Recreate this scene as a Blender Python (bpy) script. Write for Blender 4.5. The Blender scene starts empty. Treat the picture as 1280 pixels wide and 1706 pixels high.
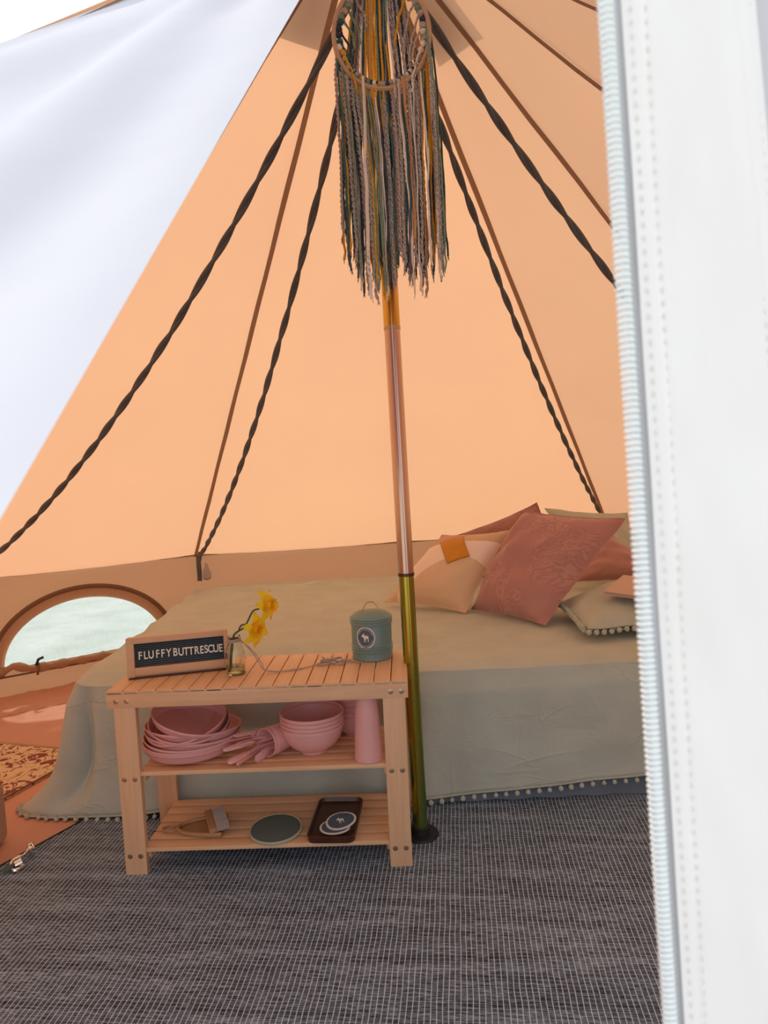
import bpy, bmesh, math, random
from math import pi, sin, cos, radians as R
from mathutils import Vector, Matrix, noise
random.seed(7)
S = bpy.context.scene
COL = S.collection

# ------------------------------------------------------------------ camera
PITCH, ROLL, F, CH = .0732, .0475, 1173.09, .9536
cd = bpy.data.cameras.new('camera'); cam = bpy.data.objects.new('camera', cd); COL.objects.link(cam)
cd.sensor_fit = 'VERTICAL'; cd.sensor_height = 36; cd.sensor_width = 27; cd.lens = F / 1706 * 36
cd.clip_start = .01; cd.clip_end = 200
_c, _s, _cr, _sr = cos(PITCH), sin(PITCH), cos(ROLL), sin(ROLL)
RT = Vector((_cr, -_sr * _s, -_sr * _c)); UP = Vector((_sr, _cr * _s, _cr * _c)); FW = Vector((0, _c, -_s))
M = Matrix((RT, UP, -FW)).transposed().to_4x4(); M.translation = (0, 0, CH)
cam.matrix_world = M
cd.dof.use_dof = True; cd.dof.focus_distance = 1.8; cd.dof.aperture_fstop = 15
S.camera = cam

# ------------------------------------------------------------------ sky, sun, exposure
W = bpy.data.worlds.new('world'); S.world = W; W.use_nodes = True
bg = W.node_tree.nodes['Background']; bg.inputs[0].default_value = (.84, .91, 1.0, 1); bg.inputs[1].default_value = 1.32
sd = bpy.data.lights.new('sun', 'SUN'); sd.energy = 4.4; sd.angle = R(3); sd.color = (1, .94, .84)
sun = bpy.data.objects.new('sun', sd); COL.objects.link(sun)
sun.rotation_euler = (Vector((.28, -.80, -.95))).to_track_quat('-Z', 'Y').to_euler()
sun.location = (-1, 6, 6)
S.view_settings.view_transform = 'Standard'; S.view_settings.look = 'None'
S.view_settings.gamma = 1; S.view_settings.use_curve_mapping = False; S.view_settings.exposure = 0.0
S.cycles.use_denoising = True
S.cycles.max_bounces = 10; S.cycles.diffuse_bounces = 6; S.cycles.transmission_bounces = 8; S.cycles.transparent_max_bounces = 12
S.cycles.sample_clamp_indirect = 6

# ------------------------------------------------------------------ helpers
def ray(u, v):
    return (RT * ((u - 640) / F) - UP * ((v - 853) / F) + FW)
def at_z(u, v, z): d = ray(u, v); return Vector((0, 0, CH)) + d * ((z - CH) / d.z)
def at_y(u, v, y): d = ray(u, v); return Vector((0, 0, CH)) + d * (y / d.y)

class NT:
    def __init__(s, name):
        s.m = bpy.data.materials.new(name); s.m.use_nodes = True
        s.t = s.m.node_tree; s.t.nodes.clear()
        s.out = s.n('ShaderNodeOutputMaterial')
    def n(s, typ, **k):
        x = s.t.nodes.new(typ)
        for a, b in k.items(): setattr(x, a, b)
        return x
    def l(s, a, b): s.t.links.new(a, b)
    def math(s, op, a, b=None, c=None):
        x = s.n('ShaderNodeMath', operation=op)
        for i, v in enumerate((a, b, c)):
            if v is None: continue
            if isinstance(v, (int, float)): x.inputs[i].default_value = v
            else: s.l(v, x.inputs[i])
        return x.outputs[0]
    def mix(s, f, a, b):
        x = s.n('ShaderNodeMix', data_type='RGBA')
        if isinstance(f, (int, float)): x.inputs[0].default_value = f
        else: s.l(f, x.inputs[0])
        for i, v in ((6, a), (7, b)):
            if isinstance(v, tuple): x.inputs[i].default_value = (*v, 1) if len(v) == 3 else v
            else: s.l(v, x.inputs[i])
        return x.outputs[2]
    def coord(s, kind='Object', scale=(1, 1, 1), rot=(0, 0, 0)):
        tc = s.n('ShaderNodeTexCoord'); mp = s.n('ShaderNodeMapping')
        mp.inputs['Scale'].default_value = scale; mp.inputs['Rotation'].default_value = rot
        s.l(tc.outputs[kind], mp.inputs[0]); return mp.outputs[0]
    def noise(s, vec, scale=5, detail=3, rough=.5, dist=0):
        x = s.n('ShaderNodeTexNoise'); x.inputs['Scale'].default_value = scale; x.inputs['Detail'].default_value = detail
        x.inputs['Roughness'].default_value = rough; x.inputs['Distortion'].default_value = dist
        if vec: s.l(vec, x.inputs['Vector'])
        return x.outputs['Fac']
    def ramp(s, f, *stops):
        x = s.n('ShaderNodeValToRGB'); e = x.color_ramp.elements
        while len(e) > 1: e.remove(e[0])
        e[0].position = stops[0][0]; e[0].color = (*stops[0][1], 1)
        for p, c in stops[1:]:
            q = e.new(p); q.color = (*c, 1)
        s.l(f, x.inputs[0]); return x.outputs[0]
    def bump(s, h, strength=.3, dist=.01):
        x = s.n('ShaderNodeBump'); x.inputs['Strength'].default_value = strength; x.inputs['Distance'].default_value = dist
        s.l(h, x.inputs['Height']); return x.outputs[0]
    def pbr(s, col, rough=.6, metal=0, normal=None, **k):
        x = s.n('ShaderNodeBsdfPrincipled')
        if isinstance(col, tuple): x.inputs['Base Color'].default_value = (*col, 1)
        else: s.l(col, x.inputs['Base Color'])
        if isinstance(rough, (int, float)): x.inputs['Roughness'].default_value = rough
        else: s.l(rough, x.inputs['Roughness'])
        x.inputs['Metallic'].default_value = metal
        if normal: s.l(normal, x.inputs['Normal'])
        for a, b in k.items(): x.inputs[a.replace('_', ' ')].default_value = b
        s.l(x.outputs[0], s.out.inputs[0]); return x

def plain(name, col, rough=.6, metal=0, var=.12, nscale=20, bump=.1, bscale=60, **k):
    t = NT(name); v = t.coord()
    n = t.noise(v, nscale, 3)
    c = t.mix(t.math('MULTIPLY', n, 1.0), tuple(x * (1 - var) for x in col), tuple(min(1, x * (1 + var)) for x in col))
    t.pbr(c, rough, metal, t.bump(t.noise(v, bscale, 2), bump, .002), **k); return t.m

def canvas(name, refl, trans, fac=.5, var=.04):
    t = NT(name); v = t.coord()
    n = t.noise(v, 2.2, 4)
    nm = t.bump(t.noise(v, 3.0, 3), .25, .02)
    d = t.n('ShaderNodeBsdfDiffuse'); r = t.n('ShaderNodeBsdfTranslucent')
    t.l(t.mix(n, tuple(x * (1 - var) for x in refl), tuple(min(1, x * (1 + var)) for x in refl)), d.inputs[0])
    t.l(t.mix(n, tuple(x * (1 - var) for x in trans), tuple(min(1, x * (1 + var)) for x in trans)), r.inputs[0])
    t.l(nm, d.inputs['Normal']); t.l(nm, r.inputs['Normal'])
    m = t.n('ShaderNodeMixShader'); m.inputs[0].default_value = fac
    t.l(d.outputs[0], m.inputs[1]); t.l(r.outputs[0], m.inputs[2]); t.l(m.outputs[0], t.out.inputs[0]); return t.m

def wood(name, axis, a=(.90, .58, .35), b=(.68, .40, .22), rough=.45):
    t = NT(name); sc = [60, 60, 60]; sc['xyz'.index(axis)] = 3
    v = t.coord('Object', tuple(sc)); n = t.noise(v, 1, 5, .6, .3)
    v2 = t.coord('Object', (9, 9, 9)); k = t.noise(v2, 1, 2)
    c = t.ramp(n, (.25, b), (.5, tuple((x + y) / 2 for x, y in zip(a, b))), (.72, a))
    c = t.mix(t.math('MULTIPLY', k, .55), c, tuple(x * .72 for x in a))
    t.pbr(c, rough, 0, t.bump(n, .15, .001)); return t.m

def fabric(name, col, var=.15, weave=900, wr=.5, wscale=6, wdist=.02, rough=.9, stretch=(1, 1, 1), crease=0):
    t = NT(name); v = t.coord(); v2 = t.coord('Object', stretch)
    n = t.noise(v, 9, 4)
    c = t.mix(n, tuple(x * (1 - var) for x in col), tuple(min(1, x * (1 + var)) for x in col))
    w = t.noise(v2, wscale, 5, .55, .8); f = t.noise(v, weave, 1)
    h = t.math('ADD', t.math('MULTIPLY', w, 1.0), t.math('MULTIPLY', f, .03))
    if crease:
        for sc_, st2 in ((1.7, (1, 3.4, 3.6)), (3.5, (.8, 2.4, 3)), (2.6, (2.2, 1.2, 1))):
            q = t.noise(t.coord('Object', st2), sc_, 2, .5, .9); k = t.noise(t.coord('Object', (1, 1.3, 1.6)), sc_ * 1.3, 1)
            rd = t.math('MAXIMUM', t.math('SUBTRACT', 1, t.math('DIVIDE', t.math('ABSOLUTE', t.math('SUBTRACT', q, .5)), .018)), 0)
            rd = t.math('MULTIPLY', rd, t.math('MAXIMUM', t.math('SUBTRACT', k, .5), 0))
            h = t.math('ADD', h, t.math('MULTIPLY', rd, crease))
    t.pbr(c, rough, 0, t.bump(h, wr, wdist), Sheen_Weight=.15); return t.m

MT = {}
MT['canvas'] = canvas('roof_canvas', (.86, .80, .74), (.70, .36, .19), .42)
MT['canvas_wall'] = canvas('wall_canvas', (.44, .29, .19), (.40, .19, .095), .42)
MT['canvas_hood'] = canvas('hood_canvas', (.6, .55, .5), (.22, .14, .10), .12)
MT['canvas_door'] = canvas('door_canvas', (.69, .675, .71), (.5, .4, .33), .10)
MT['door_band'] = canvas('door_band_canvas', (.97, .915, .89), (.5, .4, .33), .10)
MT['seam'] = canvas('seam_tape', (.37, .28, .22), (.33, .19, .12), .42)
MT['binding'] = fabric('brown_binding', (.20, .105, .055), wr=.2)
MT['facing'] = canvas('window_facing', (.55, .36, .24), (.6, .3, .15), .4)
MT['sheet'] = plain('terracotta_groundsheet', (.66, .34, .235), .8, 0, .08, 6, .3, 5)
MT['sage'] = fabric('sage_linen', (.50, .535, .465), wr=.45, wscale=5, wdist=.02, stretch=(1, 2.2, 1.6), crease=1.0)
MT['sage2'] = fabric('sage_cushion_linen', (.47, .50, .42), wr=.3, wscale=9)
MT['navy'] = fabric('navy_valance', (.035, .06, .11), wr=.3)
MT['valance'] = fabric('grey_blue_valance', (.15, .18, .22), wr=.3)
MT['wood_x'] = wood('bamboo_lengthwise', 'x'); MT['wood_y'] = wood('bamboo_crosswise', 'y'); MT['wood_z'] = wood('bamboo_upright', 'z')
MT['pine'] = wood('pale_pine', 'x', (.74, .46, .27), (.60, .34, .18))
MT['walnut'] = wood('dark_walnut', 'y', (.10, .035, .02), (.035, .012, .01), .3)
MT['beech'] = wood('small_beech', 'x', (.50, .28, .15), (.36, .18, .09))
MT['pink'] = plain('pink_bamboo_melamine', (.76, .40, .39), .42, 0, .04, 30, .02, 90)
MT['tin'] = plain('sage_blue_enamel', (.17, .27, .26), .35, 0, .06, 12, .03, 60)
MT['tin_lid'] = plain('sage_blue_lid_enamel', (.19, .29, .27), .4, 0, .06, 12, .03, 60)
MT['badge'] = plain('badge_blue', (.075, .12, .17), .5, 0, .2, 150, .1, 200)
MT['white'] = plain('white_print', (.80, .74, .68), .6, 0, .05)
MT['letter'] = plain('white_plastic_letter', (.85, .80, .76), .45, 0, .03)
MT['felt'] = plain('charcoal_felt', (.018, .026, .038), .95, 0, .2, 200, .3, 400)
MT['felt_rib'] = plain('grey_felt_rib', (.085, .115, .14), .95, 0, .2, 200, .3, 400)
MT['steel'] = plain('bolt_steel', (.55, .40, .28), .3, 1, .1, 90, .1, 300)
MT['chrome'] = plain('chrome', (.85, .83, .8), .12, 1, .05, 40, .02, 100)
MT['socket'] = plain('dark_socket', (.03, .02, .015), .6)
MT['black'] = plain('black_rubber', (.012, .014, .018), .55)
MT['green_stem'] = plain('dark_green_stem', (.05, .10, .035), .5, 0, .3, 60)
MT['petal'] = plain('yellow_petal', (1.0, .66, .01), .6, 0, .1, 60, Subsurface_Weight=.1)
MT['trumpet'] = plain('deep_yellow_trumpet', (1.0, .54, .006), .6, 0, .1, 60)
MT['twine'] = fabric('grey_white_twine', (.42, .36, .32), weave=2000, wr=.6, wscale=300, wdist=.002)
MT['rope'] = fabric('charcoal_cord', (.105, .105, .115), var=.35, wr=.7, wscale=160, wdist=.003)
MT['mauve'] = None
MT['cream'] = fabric('pale_rug_cream', (.6, .42, .25))
MT['bristle'] = plain('pale_bristle', (.42, .36, .33), .9, 0, .35, 400, .8, 500)
MT['hoop'] = wood('pale_hoop_wood', 'x', (.70, .45, .28), (.55, .32, .18))
MT['paper'] = plain('pale_pink_notebook_cover', (.62, .43, .35), .6, 0, .05, 8)
MT['pages'] = plain('cream_page_edges', (.55, .36, .27), .8)
MT['tan'] = fabric('tan_canvas_case', (.50, .27, .17), wr=.2)
MT['piping'] = fabric('grey_green_piping', (.13, .17, .155), wr=.6, wscale=60, wdist=.004)
MT['zip'] = plain('white_zip_plastic', (.83, .85, .84), .3, 0, .02, 40, .02)
MT['ziptape'] = fabric('grey_zip_tape', (.52, .52, .54), weave=3000, wr=.2)
MT['stitch'] = plain('white_stitch_thread', (.72, .73, .69), .8)
MT['grass'] = None

def mk_mauve(name, col, emb=True, sc=1.0):
    t = NT(name); v = t.coord('UV', (1, 1, 1))
    n = t.noise(v, 3.5 * sc, 2, .5, 2.5)
    rings = t.math('SINE', t.math('MULTIPLY', n, 40))
    msk = t.noise(v, 2.6 * sc, 1)
    h = t.math('MULTIPLY', t.math('SMOOTH_MIN', rings, .6, .4), t.math('GREATER_THAN', msk, .46)) if emb else t.noise(v, 60, 3)
    c = t.mix(t.noise(v, 6, 4), tuple(x * .85 for x in col), tuple(x * 1.15 for x in col))
    if emb: c = t.mix(t.math('MULTIPLY', t.math('MAXIMUM', h, 0), .6), c, tuple(min(1, x * 1.45) for x in col))
    t.pbr(c, .8, 0, t.bump(h, .45, .0035), Sheen_Weight=.4); return t.m
MT['mauve'] = mk_mauve('mauve_embossed_cotton', (.46, .215, .185))
MT['velvet'] = mk_mauve('dusky_plum_velvet', (.33, .14, .12), True, 1.5)
MT['rose'] = mk_mauve('dusky_rose_cotton', (.45, .22, .19), False)

def mk_block():
    t = NT('colour_block_cotton'); tc = t.n('ShaderNodeTexCoord'); sp = t.n('ShaderNodeSeparateXYZ'); t.l(tc.outputs['UV'], sp.inputs[0])
    u, v = sp.outputs[0], sp.outputs[1]
    # lower beige disc, cream band, pink and sand corners
    def disc(cx, cy, rx, ry):
        a = t.math('POWER', t.math('DIVIDE', t.math('SUBTRACT', u, cx), rx), 2); b = t.math('POWER', t.math('DIVIDE', t.math('SUBTRACT', v, cy), ry), 2)
        return t.math('LESS_THAN', t.math('ADD', a, b), 1)
    cream, beige, sand, pinkc = (.92, .74, .62), (.74, .53, .35), (.66, .47, .29), (.62, .37, .30)
    top = t.math('GREATER_THAN', t.math('SUBTRACT', v, t.math('MULTIPLY', u, .10)), .72)
    c = t.mix(top, cream, t.mix(t.math('GREATER_THAN', u, .52), pinkc, sand))
    c = t.mix(disc(.78, .05, .52, .52), c, beige)
    c = t.mix(disc(.0, .0, .16, .30), c, beige)
    vv = t.coord(); w = t.noise(vv, 8, 4, .5, .6)
    t.pbr(c, .9, 0, t.bump(t.math('ADD', w, t.math('MULTIPLY', t.noise(vv, 900, 1), .05)), .3, .015)); return t.m
MT['block'] = mk_block()
MT['mustard'] = fabric('mustard_tufted_patch', (.74, .30, .02), weave=400, wr=.9, wscale=300, wdist=.004)

def mk_mat():
    t = NT('woven_grey_matting'); tc = t.n('ShaderNodeTexCoord'); mp = t.n('ShaderNodeMapping'); mp.inputs['Rotation'].default_value = (0, 0, R(6))
    t.l(tc.outputs['Object'], mp.inputs[0]); v = mp.outputs[0]
    sp = t.n('ShaderNodeSeparateXYZ'); t.l(v, sp.inputs[0])
    jx = t.noise(v, 14, 1)
    def line(o, per, w, j):
        f = t.math('FRACT', t.math('DIVIDE', t.math('ADD', o, t.math('MULTIPLY', j, .004)), per))
        return t.math('LESS_THAN', t.math('ABSOLUTE', t.math('SUBTRACT', f, .5)), w)
    lx = line(sp.outputs[0], .0105, .085, jx); ly = line(sp.outputs[1], .0100, .075, jx)
    m2 = t.n('ShaderNodeMapping'); m2.inputs['Scale'].default_value = (38, 260, 1); t.l(v, m2.inputs[0])
    dash = t.noise(m2.outputs[0], 1, 3, .7)
    m3 = t.n('ShaderNodeMapping'); m3.inputs['Scale'].default_value = (3, 34, 1); t.l(v, m3.inputs[0])
    band = t.noise(m3.outputs[0], 1, 3, .6)
    c = t.ramp(t.math('ADD', t.math('MULTIPLY', dash, .66), t.math('MULTIPLY', band, .34)), (.40, (.008, .014, .028)), (.5, (.065, .105, .165)), (.60, (.24, .32, .43)))
    c = t.mix(t.math('MULTIPLY', ly, .38), c, (.40, .47, .55))
    c = t.mix(t.math('MULTIPLY', lx, .75), c, (.64, .76, .88))
    h = t.math('MAXIMUM', lx, t.math('MULTIPLY', ly, .7))
    t.pbr(c, .75, 0, t.bump(h, .3, .001)); return t.m
MT['mat'] = mk_mat()

def mk_rug():
    t = NT('floral_rug_pile'); v = t.coord('Object', (1, 1, 1))
    n = t.noise(v, 17, 1.5, .5, 1.6); m = t.noise(v, 26, 1, .5, .6)
    a = t.math('LESS_THAN', t.math('ABSOLUTE', t.math('SUBTRACT', n, .5)), .022)
    b = t.math('GREATER_THAN', m, .60)
    f = t.math('MAXIMUM', a, b)
    c = t.mix(f, (.82, .60, .38), (.27, .075, .055))
    t.pbr(c, .95, 0, t.bump(t.noise(v, 600, 2), .4, .003)); return t.m
MT['rug'] = mk_rug()

def mk_pole(name, stops):
    t = NT(name); tc = t.n('ShaderNodeTexCoord'); sp = t.n('ShaderNodeSeparateXYZ'); t.l(tc.outputs['Object'], sp.inputs[0])
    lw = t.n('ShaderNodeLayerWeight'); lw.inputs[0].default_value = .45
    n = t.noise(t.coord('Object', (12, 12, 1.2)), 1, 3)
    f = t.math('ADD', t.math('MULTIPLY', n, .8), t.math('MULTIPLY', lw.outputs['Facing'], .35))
    t.pbr(t.ramp(f, *stops), .22, 1); return t.m
MT['pole_top'] = mk_pole('gold_passivated_steel', [(.3, (.62, .30, .06)), (.5, (.80, .48, .12)), (.7, (.60, .42, .04)), (.9, (.35, .42, .10))])
MT['pole_mid'] = mk_pole('rose_passivated_steel', [(.3, (.62, .36, .30)), (.5, (.70, .50, .36)), (.7, (.45, .42, .42)), (.9, (.62, .40, .22))])
MT['pole_low'] = mk_pole('olive_passivated_steel', [(.3, (.45, .30, .05)), (.45, (.42, .40, .06)), (.62, (.20, .34, .10)), (.9, (.45, .40, .08))])

def mk_grass():
    t = NT('pale_lawn'); v = t.coord(); n = t.noise(v, 2.5, 5, .7)
    t.pbr(t.ramp(n, (.35, (.33, .37, .31)), (.65, (.60, .61, .58))), .95, 0, t.bump(t.noise(v, 60, 3), .5, .03)); return t.m  # albedo raised so the ground bounces extra daylight into the tent
MT['grass'] = mk_grass()
def mk_glass(name, col=(1, 1, 1), rough=0):
    t = NT(name); g = t.n('ShaderNodeBsdfGlass'); g.inputs['Color'].default_value = (*col, 1); g.inputs['IOR'].default_value = 1.45
    g.inputs['Roughness'].default_value = rough; t.l(g.outputs[0], t.out.inputs[0]); return t.m
MT['glass'] = mk_glass('clear_glass', (.96, .98, .96))
def mk_water():
    t = NT('vase_water'); g = t.n('ShaderNodeBsdfGlass'); g.inputs['Color'].default_value = (.86, .86, .74, 1); g.inputs['IOR'].default_value = 1.33
    t.l(g.outputs[0], t.out.inputs[0]); return t.m
MT['water'] = mk_water()
def mk_pane():
    t = NT('crinkled_clear_pane'); v = t.coord('Object', (1, 1, 1)); n = t.noise(v, 30, 4, .6, 1.0)
    tr = t.n('ShaderNodeBsdfTransparent'); tl = t.n('ShaderNodeBsdfTranslucent'); tl.inputs[0].default_value = (.42, .45, .43, 1); tr.inputs[0].default_value = (.70, .75, .72, 1)
    gl = t.n('ShaderNodeBsdfGlossy'); gl.inputs['Roughness'].default_value = .2
    m = t.n('ShaderNodeMixShader'); t.l(t.math('ADD', t.math('MULTIPLY', n, .8), .15), m.inputs[0]); t.l(tr.outputs[0], m.inputs[1]); t.l(tl.outputs[0], m.inputs[2])
    m2 = t.n('ShaderNodeMixShader'); m2.inputs[0].default_value = .05; t.l(m.outputs[0], m2.inputs[1]); t.l(gl.outputs[0], m2.inputs[2])
    t.l(m2.outputs[0], t.out.inputs[0]); return t.m
MT['pane'] = mk_pane()

class MB:
    def __init__(s): s.v = []; s.f = []; s.uv = None
    def add(s, vs, fs):
        o = len(s.v); s.v += [Vector(x) for x in vs]; s.f += [tuple(i + o for i in f) for f in fs]; return s
    def box(s, lo, hi, bev=0.0):
        bm = bmesh.new(); bmesh.ops.create_cube(bm, size=1)
        c = [(a + b) / 2 for a, b in zip(lo, hi)]; d = [b - a for a, b in zip(lo, hi)]
        for v in bm.verts: v.co = Vector((c[i] + v.co[i] * d[i] for i in range(3)))
        if bev: bmesh.ops.bevel(bm, geom=bm.edges[:], offset=bev, segments=2, affect='EDGES', profile=.6)
        bm.verts.index_update(); s.add([v.co.copy() for v in bm.verts], [[v.index for v in f.verts] for f in bm.faces]); bm.free(); return s
    def tube(s, pts, rad, n=8, cap=True, flat=1.0, twist=0.0, close=False):
        pts = [Vector(p) for p in pts]; N = len(pts); rings = []; ref = None
        for i, p in enumerate(pts):
            if close: d = (pts[(i + 1) % N] - pts[i - 1])
            else: d = (pts[min(i + 1, N - 1)] - pts[max(i - 1, 0)])
            d.normalize()
            if ref is None: ref = d.orthogonal().normalized() if abs(d.z) > .9 or abs(d.x) > .9 else Vector((0, 0, 1))
            a = (ref - d * ref.dot(d)).normalized(); ref = a; b = d.cross(a)
            r = rad(i / (N - 1)) if callable(rad) else rad
            tw = twist * i
            rings.append([p + (a * cos(2 * pi * k / n) * cos(tw) * r + b * cos(2 * pi * k / n) * sin(tw) * r) + (-a * sin(tw) + b * cos(tw)) * sin(2 * pi * k / n) * r * flat for k in range(n)])
        vs = [q for r_ in rings for q in r_]; fs = []
        for i in range(N if close else N - 1):
            j = (i + 1) % N
            for k in range(n): fs.append((i * n + k, i * n + (k + 1) % n, j * n + (k + 1) % n, j * n + k))
        if cap and not close: fs.append(tuple(range(n))[::-1]); fs.append(tuple((N - 1) * n + k for k in range(n)))
        return s.add(vs, fs)
    def lathe(s, prof, n=40, c=(0, 0, 0)):
        vs = []; fs = []; c = Vector(c); idx = []
        for r, z in prof:
            if r < 1e-6: idx.append([len(vs)]); vs.append(c + Vector((0, 0, z)))
            else:
                idx.append(list(range(len(vs), len(vs) + n))); vs += [c + Vector((r * cos(2 * pi * k / n), r * sin(2 * pi * k / n), z)) for k in range(n)]
        for a, b in zip(idx, idx[1:]):
            for k in range(n):
                k2 = (k + 1) % n
                if len(a) == 1 and len(b) == 1: continue
                if len(a) == 1: fs.append((a[0], b[k2], b[k]))
                elif len(b) == 1: fs.append((a[k], a[k2], b[0]))
                else: fs.append((a[k], a[k2], b[k2], b[k]))
        return s.add(vs, fs)
    def grid(s, fn, nu, nv, uv=False):
        vs = []; uvs = []
        for j in range(nv + 1):
            for i in range(nu + 1): vs.append(fn(i / nu, j / nv)); uvs.append((i / nu, j / nv))
        o = len(s.v)
        s.add(vs, [(j * (nu + 1) + i, j * (nu + 1) + i + 1, (j + 1) * (nu + 1) + i + 1, (j + 1) * (nu + 1) + i) for j in range(nv) for i in range(nu)])
        if uv: s.uv = (s.uv or []) + uvs
        return s
    def prism(s, poly, z0, z1):
        n = len(poly); vs = [(x, y, z0) for x, y in poly] + [(x, y, z1) for x, y in poly]
        return s.add(vs, [tuple(range(n))[::-1], tuple(range(n, 2 * n))] + [(i, (i + 1) % n, n + (i + 1) % n, n + i) for i in range(n)])
    def ball(s, c, r, sub=2, jit=0.0, sc=(1, 1, 1)):
        bm = bmesh.new(); bmesh.ops.create_icosphere(bm, subdivisions=sub, radius=1)
        bm.verts.index_update(); vs = []
        for v in bm.verts:
            k = r * (1 + random.uniform(-jit, jit)); vs.append(Vector(c) + Vector((v.co.x * k * sc[0], v.co.y * k * sc[1], v.co.z * k * sc[2])))
        s.add(vs, [[v.index for v in f.verts] for f in bm.faces]); bm.free(); return s
    def xf(s, m): s.v = [m @ v for v in s.v]; return s
    def mesh(s, name, mat, smooth=True):
        me = bpy.data.meshes.new(name); me.from_pydata([tuple(v) for v in s.v], [], s.f)
        if s.uv:
            ul = me.uv_layers.new(name='UVMap')
            for lp in me.loops: ul.data[lp.index].uv = s.uv[lp.vertex_index]
        me.materials.append(MT[mat] if isinstance(mat, str) else mat)
        bm = bmesh.new(); bm.from_mesh(me); bmesh.ops.recalc_face_normals(bm, faces=bm.faces)
        if smooth:
            for f in bm.faces: f.smooth = True
            for e in bm.edges:
                if len(e.link_faces) == 2 and e.calc_face_angle(0) > .7: e.smooth = False
        bm.to_mesh(me); bm.free(); return me
    def obj(s, name, mat, parent=None, smooth=True, loc=None, rot=None):
        o = bpy.data.objects.new(name, s.mesh(name, mat, smooth)); COL.objects.link(o); o.parent = parent
        if loc is not None: o.location = loc
        if rot is not None: o.rotation_euler = rot
        return o

def tag(o, label=None, cat=None, group=None, kind=None):
    if label: o['label'] = label
    if cat: o['category'] = cat
    if group: o['group'] = group
    if kind: o['kind'] = kind
    return o
def empty(name, loc=(0, 0, 0), rot=(0, 0, 0), **k):
    o = bpy.data.objects.new(name, None); COL.objects.link(o); o.location = loc; o.rotation_euler = rot; o.empty_display_size = .05
    return tag(o, **k)
def inst(src, name, parent=None, loc=(0, 0, 0), rot=(0, 0, 0), sc=None):
    o = bpy.data.objects.new(name, src if isinstance(src, bpy.types.Mesh) else src.data); COL.objects.link(o); o.parent = parent
    o.location = loc; o.rotation_euler = rot
    if sc: o.scale = sc
    return o
def copy_tree(o, parent=None):
    c = o.copy(); COL.objects.link(c)
    if parent: c.parent = parent
    for ch in list(o.children): copy_tree(ch, c)
    return c
def lerp(a, b, t): return Vector(a) * (1 - t) + Vector(b) * t
def nz(x, y, z=0): return noise.noise(Vector((x, y, z)))

# ================================================================== SETTING
AP = Vector((.012, 1.718, 2.251))
CN = {-2: (-1.77, 2.83, .545), -1: (-.927, 3.398, .538), 0: (.075, 3.541, .538), 1: (1.189, 3.717, .538), 2: (1.88, 2.78, .538), 3: (2.12, 1.74, .54),
      4: (1.87, .67, .54), 5: (1.12, -.08, .54), -3: (-2.06, 1.75, .54), -4: (-1.79, .67, .54), -5: (-1.22, .0, .54)}
CN = {k: Vector(v) for k, v in CN.items()}
EDGE = AP + (Vector((-.136, .25, .94)) - AP) * 1.305

ground = MB().grid(lambda u, v: Vector((-14 + 28 * u, -10 + 26 * v, -.03 + .05 * nz(u * 9, v * 9))), 60, 60).obj('floor_outside', 'grass'); ground.name = 'ground'
tag(ground, kind='structure')
# groundsheet with its raised rim
fl = empty('floor'); tag(fl, kind='structure')
outl = [CN[k] for k in range(-5, 6)]
base = [Vector((p.x, p.y, 0)) for p in outl] + [Vector((.5, -.25, 0)), Vector((-.4, -.25, 0))]
MB().add(base + [Vector((p.x, p.y, -.02)) for p in base], [tuple(range(len(base))), tuple(range(len(base), 2 * len(base)))[::-1]]).obj('groundsheet', 'sheet', fl, False)
def rim_fn(a, b):
    n = (b - a).cross(Vector((0, 0, 1))).normalized()   # outwards or inwards; flipped below
    mid = (a + b) / 2
    if (AP - mid).dot(n) < 0: n = -n
    def f(u, v):
        p = lerp(a, b, u); x = p.x * 9 + p.y * 7
        w = .022 * nz(x, v * 3, 1) * sin(pi * v)
        z = .001 + .034 * v ** .8 + .010 * nz(x * 2, v * 4, 5) * v
        d = .16 * (1 - v) ** 1.3 + .006 + w
        return Vector((p.x + n.x * d, p.y + n.y * d, max(z, .001)))
    return f
for k in range(-5, 5):
    a, b = CN[k].copy(), CN[k + 1].copy(); a.z = b.z = 0
    MB().grid(rim_fn(a, b), 40, 10).obj('groundsheet_rim', 'sheet', fl)

# roof
ceil = empty('ceiling'); tag(ceil, kind='structure')
def roof_panel(a, b, lift=0.0, t0=0.0, t1=1.0, sag=.012):
    n = (a - AP).cross(b - AP).normalized()
    if n.z < 0: n = -n
    def f(u, v):
        t = t0 + (t1 - t0) * v; p = AP + (lerp(a, b, u) - AP) * t
        return p + n * (lift - sag * sin(pi * u) * t + .004 * nz(p.x * 2, p.y * 2, p.z * 2) * sin(pi * u))
    return f
for k in range(-5, 5):
    MB().grid(roof_panel(CN[k], CN[k + 1]), 8, 20).obj('roof_panel', 'canvas', ceil)
def seam(a, b, wid=.017, off=.006):
    d = (b - a).normalized(); inn = (Vector((.03, 1.75, a.z * .5 + b.z * .5)) - (a + b) / 2); inn = (inn - d * inn.dot(d)).normalized()
    s = d.cross(inn).normalized()
    m = MB(); vs = []
    for i in range(25):
        t = i / 24; p = lerp(a, b, t) + inn * (off + .0015 * sin(t * 40)); w = wid / 2 * (1 + .06 * sin(t * 31))
        vs += [p - s * w, p - s * w * .4 + inn * .0025, p + s * w * .4 + inn * .0025, p + s * w]
    m.add(vs, [(4 * i + j, 4 * i + j + 1, 4 * i + j + 5, 4 * i + j + 4) for i in range(24) for j in range(3)])
    return m
for k in range(-5, 6):
    seam(AP + (CN[k] - AP) * .03, CN[k]).obj('seam', 'seam', ceil)
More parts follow.
